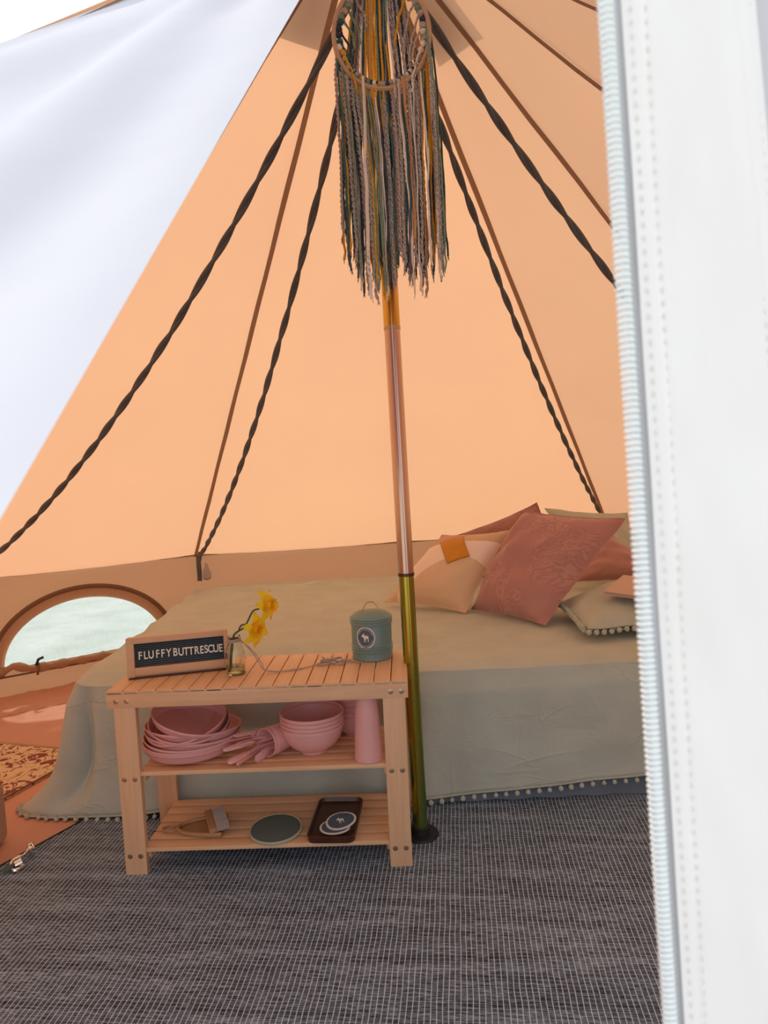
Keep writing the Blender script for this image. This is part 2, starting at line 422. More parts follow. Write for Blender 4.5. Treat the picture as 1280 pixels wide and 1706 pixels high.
for k, (ta, tb) in ((-2, (.02, .128)), (1, (.02, .14))):
    MB().grid(roof_panel(CN[k], CN[k + 1], .035, ta, tb, 0), 6, 6).obj('vent_hood', 'canvas_hood', ceil)
MB().lathe([(.0, .012), (.05, .004), (.085, -.045), (.09, -.06)], 24, AP).obj('apex_cap', 'canvas_hood', ceil)
for k in range(-5, 5):
    a, b = CN[k], CN[k + 1]
    seam(a + Vector((0, 0, .0)), b + Vector((0, 0, .0)), .008, .004).obj('eave_seam', 'seam', ceil)

# walls
def wall_mesh(a, b):
    n = Vector((a.y - b.y, b.x - a.x, 0)).normalized()
    def f(u, v):
        p = lerp(a, b, u); z = p.z * v
        w = .012 * sin(pi * u) * nz(p.x * 3, p.y * 3, v * 2)
        return Vector((p.x, p.y, z)) + n * w
    return MB().grid(f, 16, 8)
WN = {-5: 'wall_left_front', -4: 'wall_left_side', -3: 'wall_left', -2: 'wall_left_back', -1: 'wall_back', 0: 'wall_back_right', 1: 'wall_right_back', 2: 'wall_right', 3: 'wall_right_side', 4: 'wall_right_front'}
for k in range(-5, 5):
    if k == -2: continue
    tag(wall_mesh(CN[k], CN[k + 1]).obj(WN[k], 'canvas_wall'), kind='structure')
# wall with the half-moon window: coordinates s along the wall, z up, d into the tent
WA, WB = CN[-2], CN[-1]; WL = (WB.xy - WA.xy).length; wd = Vector(((WB.x - WA.x) / WL, (WB.y - WA.y) / WL, 0)); wn = Vector((wd.y, -wd.x, 0))
if (AP - WA).dot(wn) < 0: wn = -wn
def wp(s, z, d=0.0): return Vector((WA.x, WA.y, 0)) + wd * s + Vector((0, 0, z)) + wn * d
def halfmoon(cx, z0, a, b, n=40):
    arc = [(cx + a * cos(pi * i / n), z0 + b * sin(pi * i / n)) for i in range(n + 1)]
    bot = [(cx - a + 2 * a * i / 16, z0) for i in range(1, 16)]
    return arc + bot
WX, WZ = .50, .150
inner = halfmoon(WX, WZ, .345, .268)
def to_rect(p):
    dx, dz = p[0] - WX, p[1] - (WZ + .1); k = 1e9
    for lim, d in ((WL - WX, dx), (-WX, dx)):
        if d * lim > 0: k = min(k, lim / d)
    for lim, d in ((.54 - WZ - .1, dz), (-(WZ + .1), dz)):
        if d * lim > 0: k = min(k, lim / d)
    return (WX + dx * k, WZ + .1 + dz * k)
m = MB(); N = len(inner); vs = []
for p in inner:
    q = to_rect(p)
    for j in range(7):
        t = j / 6; s_, z_ = p[0] * (1 - t) + q[0] * t, p[1] * (1 - t) + q[1] * t
        vs.append(wp(s_, z_, .010 * nz(s_ * 5, z_ * 5, 3)))
m.add(vs, [(i * 7 + j, ((i + 1) % N) * 7 + j, ((i + 1) % N) * 7 + j + 1, i * 7 + j + 1) for i in range(N) for j in range(6)])
# square off the corners of the sheet
for cx_, cz_ in ((0, 0), (WL, 0), (0, .54), (WL, .54)):
    i = min(range(N), key=lambda i: (Vector(to_rect(inner[i])) - Vector((cx_, cz_))).length)
    m.v[i * 7 + 6] = wp(cx_, cz_)
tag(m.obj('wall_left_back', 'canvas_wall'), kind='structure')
win = empty('window_1', wp(WX, WZ)); tag(win, kind='structure')
wm = Matrix.Translation(-wp(WX, WZ))
MB().add([wp(s_, z_, -.006 + .004 * nz(s_ * 12, z_ * 12)) for s_, z_ in [(WX, WZ + .1)] + inner], [(0, i + 1, (i + 1) % N + 1) for i in range(N)]).xf(wm).obj('pane', 'pane', win)
def band(a0, b0, a1, b1, d, dz=0.0, n=40, ext=.03):
    vs = []; fs = []
    for i in range(n + 1):
        th = pi * i / n; c_, s_ = cos(th), sin(th)
        for a, b, dd in ((a0, b0, d), ((a0 + a1) / 2, (b0 + b1) / 2, d + .004), (a1, b1, d)):
            vs.append(wp(WX + a * c_, WZ + b * s_ - (ext if i in (0, n) else 0), dd))
    return MB().add(vs, [(3 * i + j, 3 * i + j + 1, 3 * i + j + 4, 3 * i + j + 3) for i in range(n) for j in range(2)])
band(.335, .258, .378, .300, .010).xf(wm).obj('facing', 'facing', win)
band(.376, .298, .396, .318, .014).xf(wm).obj('binding', 'binding', win)
roll = [wp(WX - .385 + .8 * i / 40, WZ - .012 + .012 * nz(i * .4, 1) + (.03 * math.exp(-((i - 4) / 1.6) ** 2)), .03 + .006 * nz(i * .5, 7)) for i in range(41)]
MB().tube(roll, lambda t: .017 + .005 * nz(t * 14, 3) + .004 * sin(t * 60), 10).xf(wm).obj('rolled_cover', 'facing', win)
MB().tube([wp(WX - .22, WZ + .005, .05), wp(WX - .21, WZ + .03, .055), wp(WX - .19, WZ + .035, .052)], .006, 8).xf(wm).obj('toggle', 'black', win)
MB().tube([wp(WX - .215, WZ - .04, .03), wp(WX - .212, WZ - .012, .056), wp(WX - .21, WZ + .012, .045)], .005, 6).xf(wm).obj('tie_loop', 'binding', win)
MB().tube([wp(WX - .39 + .8 * i / 30, .118 + .003 * nz(i, 4), .012) for i in range(31)], .004, 6).xf(wm).obj('hem_cord', 'binding', win)

# left door panel, seen from outside: white canvas swept back to the left
def left_fn(u, v):
    a = AP + (EDGE - AP) * v * .80; b = AP + (CN[-5] - AP) * v * (.80 - .0 * u)  # unseen lower part left off so more sky light reaches inside
    p = lerp(a, b, u)
    f = .012 * sin(u * 16 + v * 3) * sin(pi * min(1, u * 2.2)) * v + .02 * nz(u * 4, v * 4, 2) * min(1, u * 5)
    return p + Vector((-.05, -.6, .6)).normalized() * f
dl = empty('door_1'); tag(dl, kind='structure')
MB().grid(left_fn, 60, 60).obj('door_panel', 'canvas_door', dl)
MB().tube([left_fn(u / 30, 1) for u in range(31)], lambda t: .035 + .006 * sin(t * 40), 10).obj('rolled_hem', 'canvas_door', dl)

# right door panel with the zip, hanging almost plumb beside the camera
def zip_pt(z):
    x = .082 + (1.105 - z) * (.0975 - .082) / (1.105 - .737)
    if z <= 1.13: return Vector((x, .25, z))
    t = (z - 1.13) / (2.2 - 1.13); p = lerp(Vector((.0815, .25, 1.13)), AP + Vector((.01, -.03, -.05)), t)
    return p - Vector((0, .04 * sin(pi * min(1, t * 1.3)), 0))
def right_fn(u, v):
    z = .0 + 2.2 * v
    a = zip_pt(z) + Vector((.012, -.001, 0))
    b = CN[5].copy() if z < .54 else AP + (CN[5] - AP) * ((AP.z - z) / (AP.z - .54))
    b.z = z
    k = max(0, min(1, (z - 1.15) / .35)); k = k * k * (3 - 2 * k)
    b = lerp(a + Vector((.30, .06, 0)), b, k)  # low down only a narrow strip; unseen gap beside it added for sky light
    u2 = u ** 2.2; p = lerp(a, b, u2); s = (p - a).length
    f = .0022 * nz(s * 22, z * 9, 1) * min(1, s * 30) + .03 * sin(s * 14 + z) * min(1, s * 1.2) * (1 - u)
    p.y -= f + .0
    if u == 0: p.y = a.y
    return p
dr = empty('door_2'); tag(dr, kind='structure')
MB().grid(right_fn, 90, 160).obj('door_panel', 'canvas_door', dr)
def facing_fn(u, v):
    z = .35 + 1.05 * v; wdt = .0456 + (1.1 - z) * .05
    a = zip_pt(z); s = u * wdt; edge = min(s, wdt - s)
    p = a + Vector((.0053 + s, -.003 - .0016 * min(1, edge * 400) + .0012 * nz(s * 60, z * 14, 4), 0)); 
    p.y += s * .03 - .0045 * nz(s * 30 + 2, z * 9 + s * 24, 7) * min(1, edge * 70) - .0012 * nz(s * 90, z * 30, 3) * min(1, edge * 90)
    # puckers along the two rows of stitching
    for c in (.0023, .0075, wdt - .0079, wdt - .0028): p.y += .0006 * math.exp(-((s - c) / .0008) ** 2)
    return p
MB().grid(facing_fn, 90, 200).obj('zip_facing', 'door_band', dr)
def tape_fn(u, v):
    z = .0 + 2.15 * v; p = zip_pt(z); return p + Vector((.001 + .009 * u, -.0012 - .0004 * sin(pi * u), 0))
MB().grid(tape_fn, 4, 150).obj('zip_tape', 'ziptape', dr)
# coil teeth
tooth = MB().tube([(-.0022, .0008, -.0003), (-.0021, -.0008, 0), (-.0007, -.0016, .0003), (.0012, -.0013, .0003), (.0023, .0002, 0), (.0024, .0010, -.0004)],
                  lambda t: .00082 + .0002 * sin(pi * t), 8).mesh('tooth', 'zip')
zt = .70
for i in range(205):
    inst(tooth, 'zip_tooth', dr, zip_pt(zt) + Vector((.0005, -.002, 0))); zt += .00222
m = MB()
for z in [x * .00222 for x in range(10, 315)] + [zt + x * .00222 for x in range(0, 380)]:
    p = zip_pt(z); m.tube([p + Vector((-.0022, .0002, 0)), p + Vector((0, -.0036, 0)), p + Vector((.0023, -.001, 0))], .0009, 4)
tag(m.obj('zip_coil', 'zip', dr), kind='stuff')
st = MB().ball((0, 0, 0), 1, 1, 0, (.00045, .0004, .0014)).mesh('stitch', 'stitch')
for row in range(4):
    m = MB(); z = .4
    while z < 1.35:
        wdt = .0456 + (1.1 - z) * .05; s_ = (.0023, .0075, wdt - .0079, wdt - .0028)[row]
        p = zip_pt(z) + Vector((.0053 + s_, -.0044 + s_ * .03, 0))
        m.ball(p, .0012, 1, 0, (.33, .28, 1)); z += .0044
    tag(m.obj('stitching', 'stitch', dr), kind='stuff')

# ================================================================== FLOOR COVERINGS
mp = [(-.72, 1.05), (-.985, 1.66), (-.843, 1.921), (-.62, 2.33), (-.2, 2.6), (1.3, 2.6), (1.75, 1.9), (1.7, .9), (1.0, .1), (.5, .0), (-.3, .0), (-.72, .5)]
tag(MB().prism(mp, .0005, .006).obj('floor_mat', 'mat', None, False), 'woven grey and white floor matting covering the front of the tent floor', 'mat')
MB().tube([(x, y, .006) for x, y in mp], .003, 6, close=True).obj('edge_binding', 'black', bpy.data.objects['floor_mat'])
rc = Vector((-1.04, 2.372, 0)); d1 = Vector((-.34, -.94, 0)); d2 = Vector((-.95, .30, 0)).normalized()
ru = empty('floral_rug', rc, label='cream floral rug with dark red scrollwork left of the bed', cat='rug')
MB().prism([tuple((d1 * a + d2 * b).xy) for a, b in ((.03, 0), (.72, 0), (.72, .62), (.03, .62))], .001, .008).obj('pile', 'rug', ru, False)
m = MB()
for i in range(150):
    b = .62 * i / 150 + random.uniform(-.001, .001); p = d1 * .03 + d2 * b; q = p - d1 * .028 + d2 * random.uniform(-.006, .006)
    m.tube([p + Vector((0, 0, .005)), lerp(p, q, .5) + Vector((0, 0, .006)), q + Vector((0, 0, .002))], .0013, 4)
tag(m.obj('fringe', 'cream', ru), kind='stuff')
MB().tube([d1 * a + Vector((0, 0, .0085)) for a in (.03, .25, .5, .72)], .003, 6).obj('edging', 'binding', ru)

# ================================================================== BED
bed = empty('bed', (.1, 2.65, 0), label='low double mattress on a navy base under the sage coverlet', cat='bed')
MB().box((-.93, -.725, .15), (1.02, .66, .34), .05).obj('mattress', 'valance', bed)
MB().box((-.94, -.735, .008), (1.02, .66, .155), .03).obj('base', 'navy', bed)
MB().grid(lambda u, v: Vector((-.2 + 1.26 * u, -.770 - .006 * (1 - v) + .004 * sin(u * 70), .008 + .07 * v)), 120, 4).obj('valance', 'valance', bed)
# coverlet: closed perimeter at the top edge, skirts down the front and left side
X0, X1, Y0, Y1 = -.885, 1.14, 1.895, 3.375
per = []
def arc(cx, cy, r, a0, a1, n):
    return [(cx + r * cos(R(a0 + (a1 - a0) * i / n)), cy + r * sin(R(a0 + (a1 - a0) * i / n))) for i in range(n + 1)]
rr = .05
def seg(a, b, n): return [(a[0] + (b[0] - a[0]) * i / n, a[1] + (b[1] - a[1]) * i / n) for i in range(n)]
per += seg((X1 - rr, Y0), (X0 + rr, Y0), 260) + arc(X0 + rr, Y0 + rr, rr, -90, -180, 12)[:-1] + seg((X0, Y0 + rr), (X0 - .03, Y1 - rr), 110)
per += arc(X0 - .03 + rr, Y1 - rr, rr, 180, 90, 6)[:-1] + seg((X0 + rr, Y1), (X1 - rr, Y1 + .12), 120) + arc(X1 - rr, Y1 - rr + .12, rr, 90, 0, 6)[:-1] + seg((X1, Y1 + .07), (X1, Y0 + rr), 90) + arc(X1 - rr, Y0 + rr, rr, 0, -90, 6)[:-1]
NP = len(per)
def ztop(x, y):
    z = .382 + .004 * (y - 1.9) + .016 * max(0, min(1, (-.55 - x) / .3)) * max(0, min(1, (2.6 - y) / .6))
    k = max(0, min(1, (y - 2.7) / .5)) * max(0, min(1, (.3 - x) / .4))
    z += k * (.010 * sin(y * 38 + x * 5 + 3 * nz(x * 2, y * 1.2)) * (.5 + .5 * nz(x * 1.3, y * 2, 4)))
    k2 = max(0, min(1, (-.35 - x) / .3)); z += k2 * .004 * sin(y * 22 + x * 14 + 2 * nz(x * 3, y * 2, 8))
    return z + .008 * nz(x * 3, y * 3) + .003 * nz(x * 11, y * 14)
def nrm(i):
    a = Vector(per[i - 1]); b = Vector(per[(i + 1) % NP]); d = (b - a).normalized(); return Vector((-d.y, d.x)) * -1
cen = Vector((.1, 2.65))
if nrm(10).y > 0: flip = -1
else: flip = 1
NQ, NS = 46, 30
acc = [0]
for i in range(1, NP): acc.append(acc[-1] + (Vector(per[i]) - Vector(per[i - 1])).length)
CORN = acc[265]
vs = []; hem_pts = []
for i in range(NP):
    B = Vector(per[i]); n = nrm(i) * flip
    col = []
    for q in range(NQ):                                     # from the middle out to the edge
        t = (q + 1) / NQ; t = 1 - (1 - t) ** 1.15
        P = cen.lerp(B, t) if q < NQ - 1 else B.copy()
        e = min(abs(P.x - X0), abs(P.x - X1), abs(P.y - Y0)) if P.y < Y1 - .05 else min(abs(P.x - X0), abs(P.x - X1))
        z = ztop(P.x, P.y) - .014 * max(0, 1 - e / .09) ** 2.2
        col.append(Vector((P.x, P.y, z)))
    pa = acc[i]; dc = pa - CORN
    front = pa < CORN
    hemz = .030
    if front:
        x = B.x; hemz = .022 + .045 * max(0, min(1, (x - .0) / .7)) ** 1.1 if x > 0 else .022 + .016 * max(0, min(1, (-x) / .5))
        if x < -.5: hemz = .038 - .030 * min(1, (-.5 - x) / .35)
    else: hemz = .006 + .01 * min(1, dc / .3)
    z0 = col[-1].z
    for s_ in range(1, NS + 1):
        d = s_ / NS; z = z0 + (hemz - z0) * d
        o = (.016 * min(1, d * 6) + .014 * d) * (1 if pa < acc[272] + 1.4 else .1)
        g = math.exp(-((dc + .015) / .085) ** 2) if dc < 0 else math.exp(-(dc / .16) ** 2)
        o += d ** 1.25 * .02 * g
        fold = 0 if pa > acc[272] + 1.4 else .010 * d * sin(pa * 21 + 2 * nz(pa * 3, 0)) * (1 if not front else .25) + .006 * d * nz(pa * 7, d * 2, 9) + .005 * nz(pa * 4, d * 5, 2) * d
        groove = -.095 * (d ** .7) * math.exp(-((dc + .03) / .018) ** 2) * max(0, 1 - (d / .95) ** 4)
        if not front or dc > -.1: groove += .026 * d * math.exp(-((dc - .035) / .03) ** 2)
        P = B + n * (o + fold + groove)
        P.x -= (.03 * d + .085 * d ** 6) * g; P.y += .05 * g * d
        if not front: P.x -= .05 * d * math.exp(-((dc - .3) / .35) ** 2)
        col.append(Vector((P.x, P.y, max(z, .004))))
    hem_pts.append(col[-1].copy())
    vs += col
L_ = NQ + NS
m = MB(); m.add(vs, [(i * L_ + j, ((i + 1) % NP) * L_ + j, ((i + 1) % NP) * L_ + j + 1, i * L_ + j + 1) for i in range(NP) for j in range(L_ - 1)])
c0 = len(m.v); m.v.append(Vector((cen.x, cen.y, ztop(*cen)))); m.f += [(c0, ((i + 1) % NP) * L_, i * L_) for i in range(NP)]
cov = m.obj('coverlet', 'sage')
so = cov.modifiers.new('thick', 'SOLIDIFY'); so.thickness = .005; so.offset = -1
tag(cov, 'sage green linen coverlet edged with pompoms draped over the bed', 'coverlet')
pomp = MB().ball((0, 0, 0), .0066, 2, .09).tube([(0, 0, .004), (0, 0, .012)], .0012, 5).mesh('pompom', 'sage2')
hemline = [p for i, p in enumerate(hem_pts[:262 + 50])]
MB().tube([p + Vector((0, -.001, 0)) for p in hemline], .0028, 6).obj('hem_braid', 'sage2', cov)
last = 0; s0 = 0; k = 0
for i in range(1, len(hemline)):
    s0 += (hemline[i] - hemline[i - 1]).length
    if s0 - last > .0225 and k < 140:
        last = s0; p = hemline[i]; n = nrm(i) * flip
        z = max(p.z - .010, .0075)
        inst(pomp, 'pompom', cov, (p.x + n.x * .004 + random.uniform(-.001, .001), p.y + n.y * .006, z), (random.uniform(-.3, .3), random.uniform(-.3, .3), random.uniform(0, 6)), (random.uniform(.9, 1.12),) * 3); k += 1

# ------------------------------------------------------------------ cushions
def cushion(name, c, T, mat, label, cat='cushion', group=None, pinch=.075, wr=.008, nn=30, seed=0, back=.6, cup=0.0):
    c = [Vector(p) for p in c]; o = sum(c, Vector()) / 4
    nm = (c[1] - c[0]).cross(c[3] - c[0]).normalized()
    if nm.dot(Vector((0, 0, CH)) - o) < 0: nm = -nm
    def surf(sgn):
        def f(u, v):
            a, b = u * 2 - 1, v * 2 - 1
            uu = a * (1 - pinch * (1 - b * b)); vv = b * (1 - pinch * (1 - a * a))
            uu, vv = (uu + 1) / 2, (vv + 1) / 2
            p = lerp(lerp(c[0], c[1], uu), lerp(c[3], c[2], uu), vv)
            h = max(0, (1 - abs(a) ** 2.6)) ** .62 * max(0, (1 - abs(b) ** 2.6)) ** .62
            w = wr * (nz(a * 2.5 + seed, b * 2.5, seed) + .6 * nz(a * 6, b * 3 + seed, 3)) * min(1, h * 2)
            rad = math.atan2(b, a); w += wr * .5 * sin(rad * 14 + seed) * max(0, abs(a * b)) * (1 - h)
            return p + nm * (sgn * T * (h if sgn > 0 else h * back) + w * (1 if sgn > 0 else .3)) - nm * cup * (a * a + b * b) - o
        return f
    r = empty(name, o); tag(r, label, cat, group)
    MB().grid(surf(1), nn, nn, True).grid(surf(-1), nn, nn, True).obj('cover', mat, r)
    f = surf(1)
    loop = [f(i / 24, 0) for i in range(24)] + [f(1, i / 24) for i in range(24)] + [f(1 - i / 24, 1) for i in range(24)] + [f(0, 1 - i / 24) for i in range(24)]
    MB().tube(loop, .0028, 6, close=True).obj('piping', mat, r)
    return r, f
cushion('green_pillow', [(.86, 3.02, .40), (1.16, 3.05, .40), (1.12, 3.24, .655), (.74, 3.22, .70)], .06, 'sage2', 'sage green pillow leaning upright behind the large embossed mauve cushion', group=None, seed=3)
cushion('plum_cushion', [(.36, 3.06, .42), (.80, 2.94, .42), (.675, 3.10, .735), (.33, 3.17, .60)], .055, 'velvet', 'dark plum velvet cushion leaning against the tent wall behind the colour block cushion', seed=5)
cushion('rose_cushion', [(.74, 2.80, .43), (1.16, 2.80, .43), at_y(1110, 955, 2.98), at_y(1008, 884, 2.94)], .055, 'rose', 'plain dusky rose cushion behind the sage pompom pillow, right of the mauve one', seed=8)
bc, bf = cushion('colour_block_cushion', [(-.015, 2.70, .405), (.275, 2.49, .395), (.468, 2.60, .672), (.225, 2.76, .648)], .078, 'block', 'cream and beige colour block cushion with mustard square, just right of the pole', seed=1, wr=.005)
def pix(P):
    P = P - Vector((0, 0, CH)); return Vector((640 + F * P.dot(RT) / P.dot(FW), 853 - F * P.dot(UP) / P.dot(FW)))
_o = bc.location
def find_uv(px):
    return min(((pix(bf(a / 60, b / 60) + _o) - Vector(px)).length, (a / 60, b / 60)) for a in range(61) for b in range(20, 60))[1]
PC = [find_uv(q) for q in ((745, 940), (783, 928), (773, 893), (734, 904))]
def patch(u, v):
    a = (PC[0][0] * (1 - u) + PC[1][0] * u) * (1 - v) + (PC[3][0] * (1 - u) + PC[2][0] * u) * v
    b = (PC[0][1] * (1 - u) + PC[1][1] * u) * (1 - v) + (PC[3][1] * (1 - u) + PC[2][1] * u) * v
    return bf(a, b) + Vector((-.1, -.9, .35)).normalized() * .005
m = MB().grid(patch, 14, 14)
pt = m.obj('mustard_patch', 'mustard', bc); pt.modifiers.new('t', 'SOLIDIFY').thickness = .004; pt['label'] = 'mustard square patch'
cushion('mauve_cushion', [(.305, 2.545, .395), (.505, 2.26, .395), (.845, 2.46, .708), (.492, 2.52, .75)], .10, 'mauve', 'large mauve cushion embossed with swirls, leaning at the front of the pile', seed=2, wr=.012, pinch=.05)
pp, pf = cushion('pompom_pillow', [(.590, 2.06, .425), (1.02, 2.12, .425), (1.13, 2.72, .48), (.60, 2.42, .435)], .055, 'sage2', 'flat sage pillow edged with pompoms, lying under the pink notebook', seed=4, pinch=.03, wr=.006)
for k in range(38):
    if k < 20: p = pf(0, 1 - k / 20)
    else: p = pf((k - 20) / 18, 0)
    d = Vector((-.008, 0, -.004)) if k < 20 else Vector((0, -.008, -.004))
    inst(pomp, 'pompom', pp, p + d + Vector((0, 0, -.006)), (random.random(), random.random(), 0), (1.25,) * 3)
    if k < 20: inst(pomp, 'pompom', pp, p + d + Vector((-.006, -.004, .006)), (random.random(), random.random(), 0), (1.0,) * 3)
NL, FL = at_y(1005, 987, 2.19), at_y(1039, 958, 2.34)
NL.z += .004
nb = empty('notebook', NL, label='pale pink notebook lying on the sage pompom pillow', cat='notebook')
ey = (FL - NL); NH = ey.length; ey.normalize(); ex = Vector((1, .02, .02)); ex = (ex - ey * ex.dot(ey)).normalized(); ez = ex.cross(ey)
nb.matrix_world = Matrix.Translation(NL) @ Matrix((ex, ey, ez)).transposed().to_4x4()
MB().box((0, 0, -.011), (.25, NH, -.009), .0008).box((0, 0, -.001), (.25, NH, .001), .0008).obj('cover', 'paper', nb)
MB().box((.004, .004, -.009), (.246, NH - .004, -.001)).obj('pages', 'pages', nb, False)
MB().tube([(.10, -.003, -.006), (.20, -.003, -.006)], .0018, 6).obj('pen_loop', 'black', nb)

# ================================================================== TENT POLE
PB = Vector((.0545, 1.718, .006)); PT = Vector((.030, 1.718, 2.19))
def pp_(z): return lerp(PB, PT, (z - PB.z) / (PT.z - PB.z))
pole = empty('tent_pole', PB, label='iridescent gold and green metal centre pole standing beside the bamboo bench', cat='pole')
def psec(name, z0, z1, r, mat, lab):
    o = MB().tube([pp_(z0 + (z1 - z0) * i / 8) - PB for i in range(9)], r, 28).obj(name, mat, pole); o['label'] = lab; return o
psec('pole_section', .02, .672, .0186, 'pole_low', 'olive green lower pole section')
psec('pole_section', .672, 1.268, .0190, 'pole_mid', 'rosy grey middle pole section')
psec('pole_section', 1.268, 2.18, .0198, 'pole_top', 'golden upper pole section')
for z in (.672, 1.268): MB().tube([pp_(z - .004) - PB, pp_(z + .004) - PB], .0203, 28).obj('joint_ring', 'steel' if z > 1 else 'walnut', pole)
MB().lathe([(0, .006), (.044, .006), (.046, .003), (.046, 0), (0, 0)], 40).lathe([(.0235, .006), (.0225, .022), (.019, .024)], 28).obj('base_plate', 'black', pole)
MB().lathe([(0, 2.22), (.03, 2.20), (.035, 2.15), (.02, 2.13)], 20, (PT.x - PB.x, 0, 0)).obj('pole_cap', 'black', pole)

# ------------------------------------------------------------------ twisted cords from the pole head to the eave corners
def cord(end, sag, label, start=(.04, 1.70, 2.10)):
    a, b = Vector(start), Vector(end); Lc = (b - a).length; n = int(Lc / .012)
    o = empty('twisted_cord', a); tag(o, label, 'cord', 'charcoal cords from the pole head')
    ctr = [lerp(a, b, i / n) - Vector((0, 0, sag * 4 * (i / n) * (1 - i / n))) for i in range(n + 1)]
    m = MB(); d = (b - a).normalized(); s1 = d.orthogonal().normalized(); s2 = d.cross(s1)
    for ph in (0, pi):
        pts = []
        for i, p in enumerate(ctr):
            an = i * .012 / .23 * 2 * pi + ph + .6 * nz(i * .06, ph)
            pts.append(p + (s1 * cos(an) + s2 * sin(an)) * .0048 - a)
        m.tube(pts, .0062, 7)
    m.obj('rope', 'rope', o); return o, ctr
for k, sag, lab, st_ in ((-2, .20, 'charcoal twisted cord sagging lowest, from pole head to the left frame edge', (.03, 1.70, 2.10)),
                    (-1, .17, 'charcoal twisted cord running to the wall corner above the bed left end', (.03, 1.73, 2.10)),
                    (0, .05, 'charcoal twisted cord hanging straight down behind the centre pole', (.04, 1.75, 2.10)),
                    (1, .11, 'charcoal twisted cord running to the wall corner above the cushions', (.06, 1.73, 2.10)),
                    (2, .13, 'charcoal twisted cord nearest the zip, crossing the upper right roof', (.07, 1.70, 2.10))):
    c = CN[k]; inn = (Vector((AP.x, AP.y, c.z)) - c).normalized()
    end = c + inn * .045 + Vector((.012, 0, 0))
    o, ctr = cord(end, sag, lab, st_)
    a = Vector(st_)
    if k != 2:
        dn = .10 if k else .16
        MB().grid(lambda u, v: end + Vector((-.012 + .022 * u - .005, -.006 + .002 * sin(v * 9 + u * 2), .01 - dn * 1.3 * v)) - a, 3, 12).obj('strap', 'rope', o).modifiers.new('t', 'SOLIDIFY').thickness = .004
        MB().tube([end + Vector((0, -.004, .02)) - a, end + Vector((.004, -.008, 0)) - a, end + Vector((.0, -.006, -.02)) - a], .008, 8).obj('knot', 'rope', o)
    if k == -1:
        MB().lathe([(0, 0), (.006, -.01), (.012, -.03), (.02, -.05), (.022, -.075), (.012, -.085), (0, -.085)], 14, end + Vector((.030, -.01, -.03)) - a).obj('tassel', 'twine', o)

# ================================================================== BAMBOO BENCH
BX, BY, BA = -.3145, 1.5877, -.0294
BM = Matrix.Translation((BX, BY, .006)) @ Matrix.Rotation(BA, 4, 'Z')
HB = -.006                                # bench stands on the mat
def onb(x, y, z): return BM @ Vector((x, y, z))
bench = empty('bamboo_bench', (BX, BY, .006), (0, 0, BA), label='slatted bamboo bench with two lower shelves standing at the foot of the bed', cat='bench')
DP = .256
MB().box((-.35, 0, .403), (.35, .018, .441), .0015).obj('front_rail', 'wood_x', bench)
MB().box((-.35, DP - .018, .403), (.35, DP, .441), .0015).obj('back_rail', 'wood_x', bench)
for sx in (-1, 1): MB().box((sx * .345 - .009, .018, .403), (sx * .345 + .009 if sx < 0 else .35, DP - .018, .438), .001).obj('end_rail', 'wood_y', bench)
slat = MB().box((-.0181, 0, 0), (.0181, DP, .009), .0012).mesh('slat', 'wood_y')
for i in range(18): inst(slat, 'top_slat', bench, (-.35 + .01944 + .0389 * i, 0, .4355 + .0002 * (i % 3)))
leg = MB().box((-.0255, 0, 0), (.0255, .019, .404), .0015).mesh('leg', 'wood_z')
LX = (-.3095, .3165)
for x in LX:
    for y in (.001, DP - .020): inst(leg, 'leg', bench, (x, y, 0))
def bolt(x, y, z):
    o = MB().lathe([(0, -.0045), (.0035, -.0042), (.0055, -.002), (.0062, 0), (0, .001)], 14).obj('bolt', 'steel', bench, True, (x, y, z), (R(-90), 0, 0))
    o.rotation_euler = (R(-90), 0, 0); o.data.transform(Matrix.Scale(-1, 4, (0, 0, 1)))
    inst(sock, 'socket', o, (0, 0, .0036))
sock = MB().lathe([(0, .0014), (.0024, .0012), (.0026, 0)], 6).mesh('socket', 'socket')
for x in LX:
    for dx in (-.0125, .0125):
        bolt(x + dx, 0.001, .232); bolt(x + dx, .001, .045); bolt(x + dx - (.006 if x < 0 else -.006), 0, .419)
def shelf(z, ys, name):
    for i, y in enumerate(ys): MB().box((-.29, y, z - .010), (.296, y + (.034 if i == 0 else .0315), z), .0012).obj(name, 'wood_x', bench)
    for sx in (-.2865, .293): MB().box((sx - .008, .02, z - .030), (sx + .008, DP - .02, z - .0125), .001).obj('shelf_rail', 'wood_y', bench)
SH1, SH0 = .247, .062
ys = [.006, .047, .088, .129, .170, .211]
shelf(SH1, ys, 'shelf_slat'); shelf(SH0, ys, 'lower_shelf_slat')

def B(x, y, z): return (x, y, z)
# helper: thing placed in bench coordinates
def bt(name, x, y, z, rz=0, rx=0, ry=0, **k):
    p = onb(x, y, z); o = empty(name, p, (rx, ry, rz + BA)); return tag(o, **k)
TT = .4446
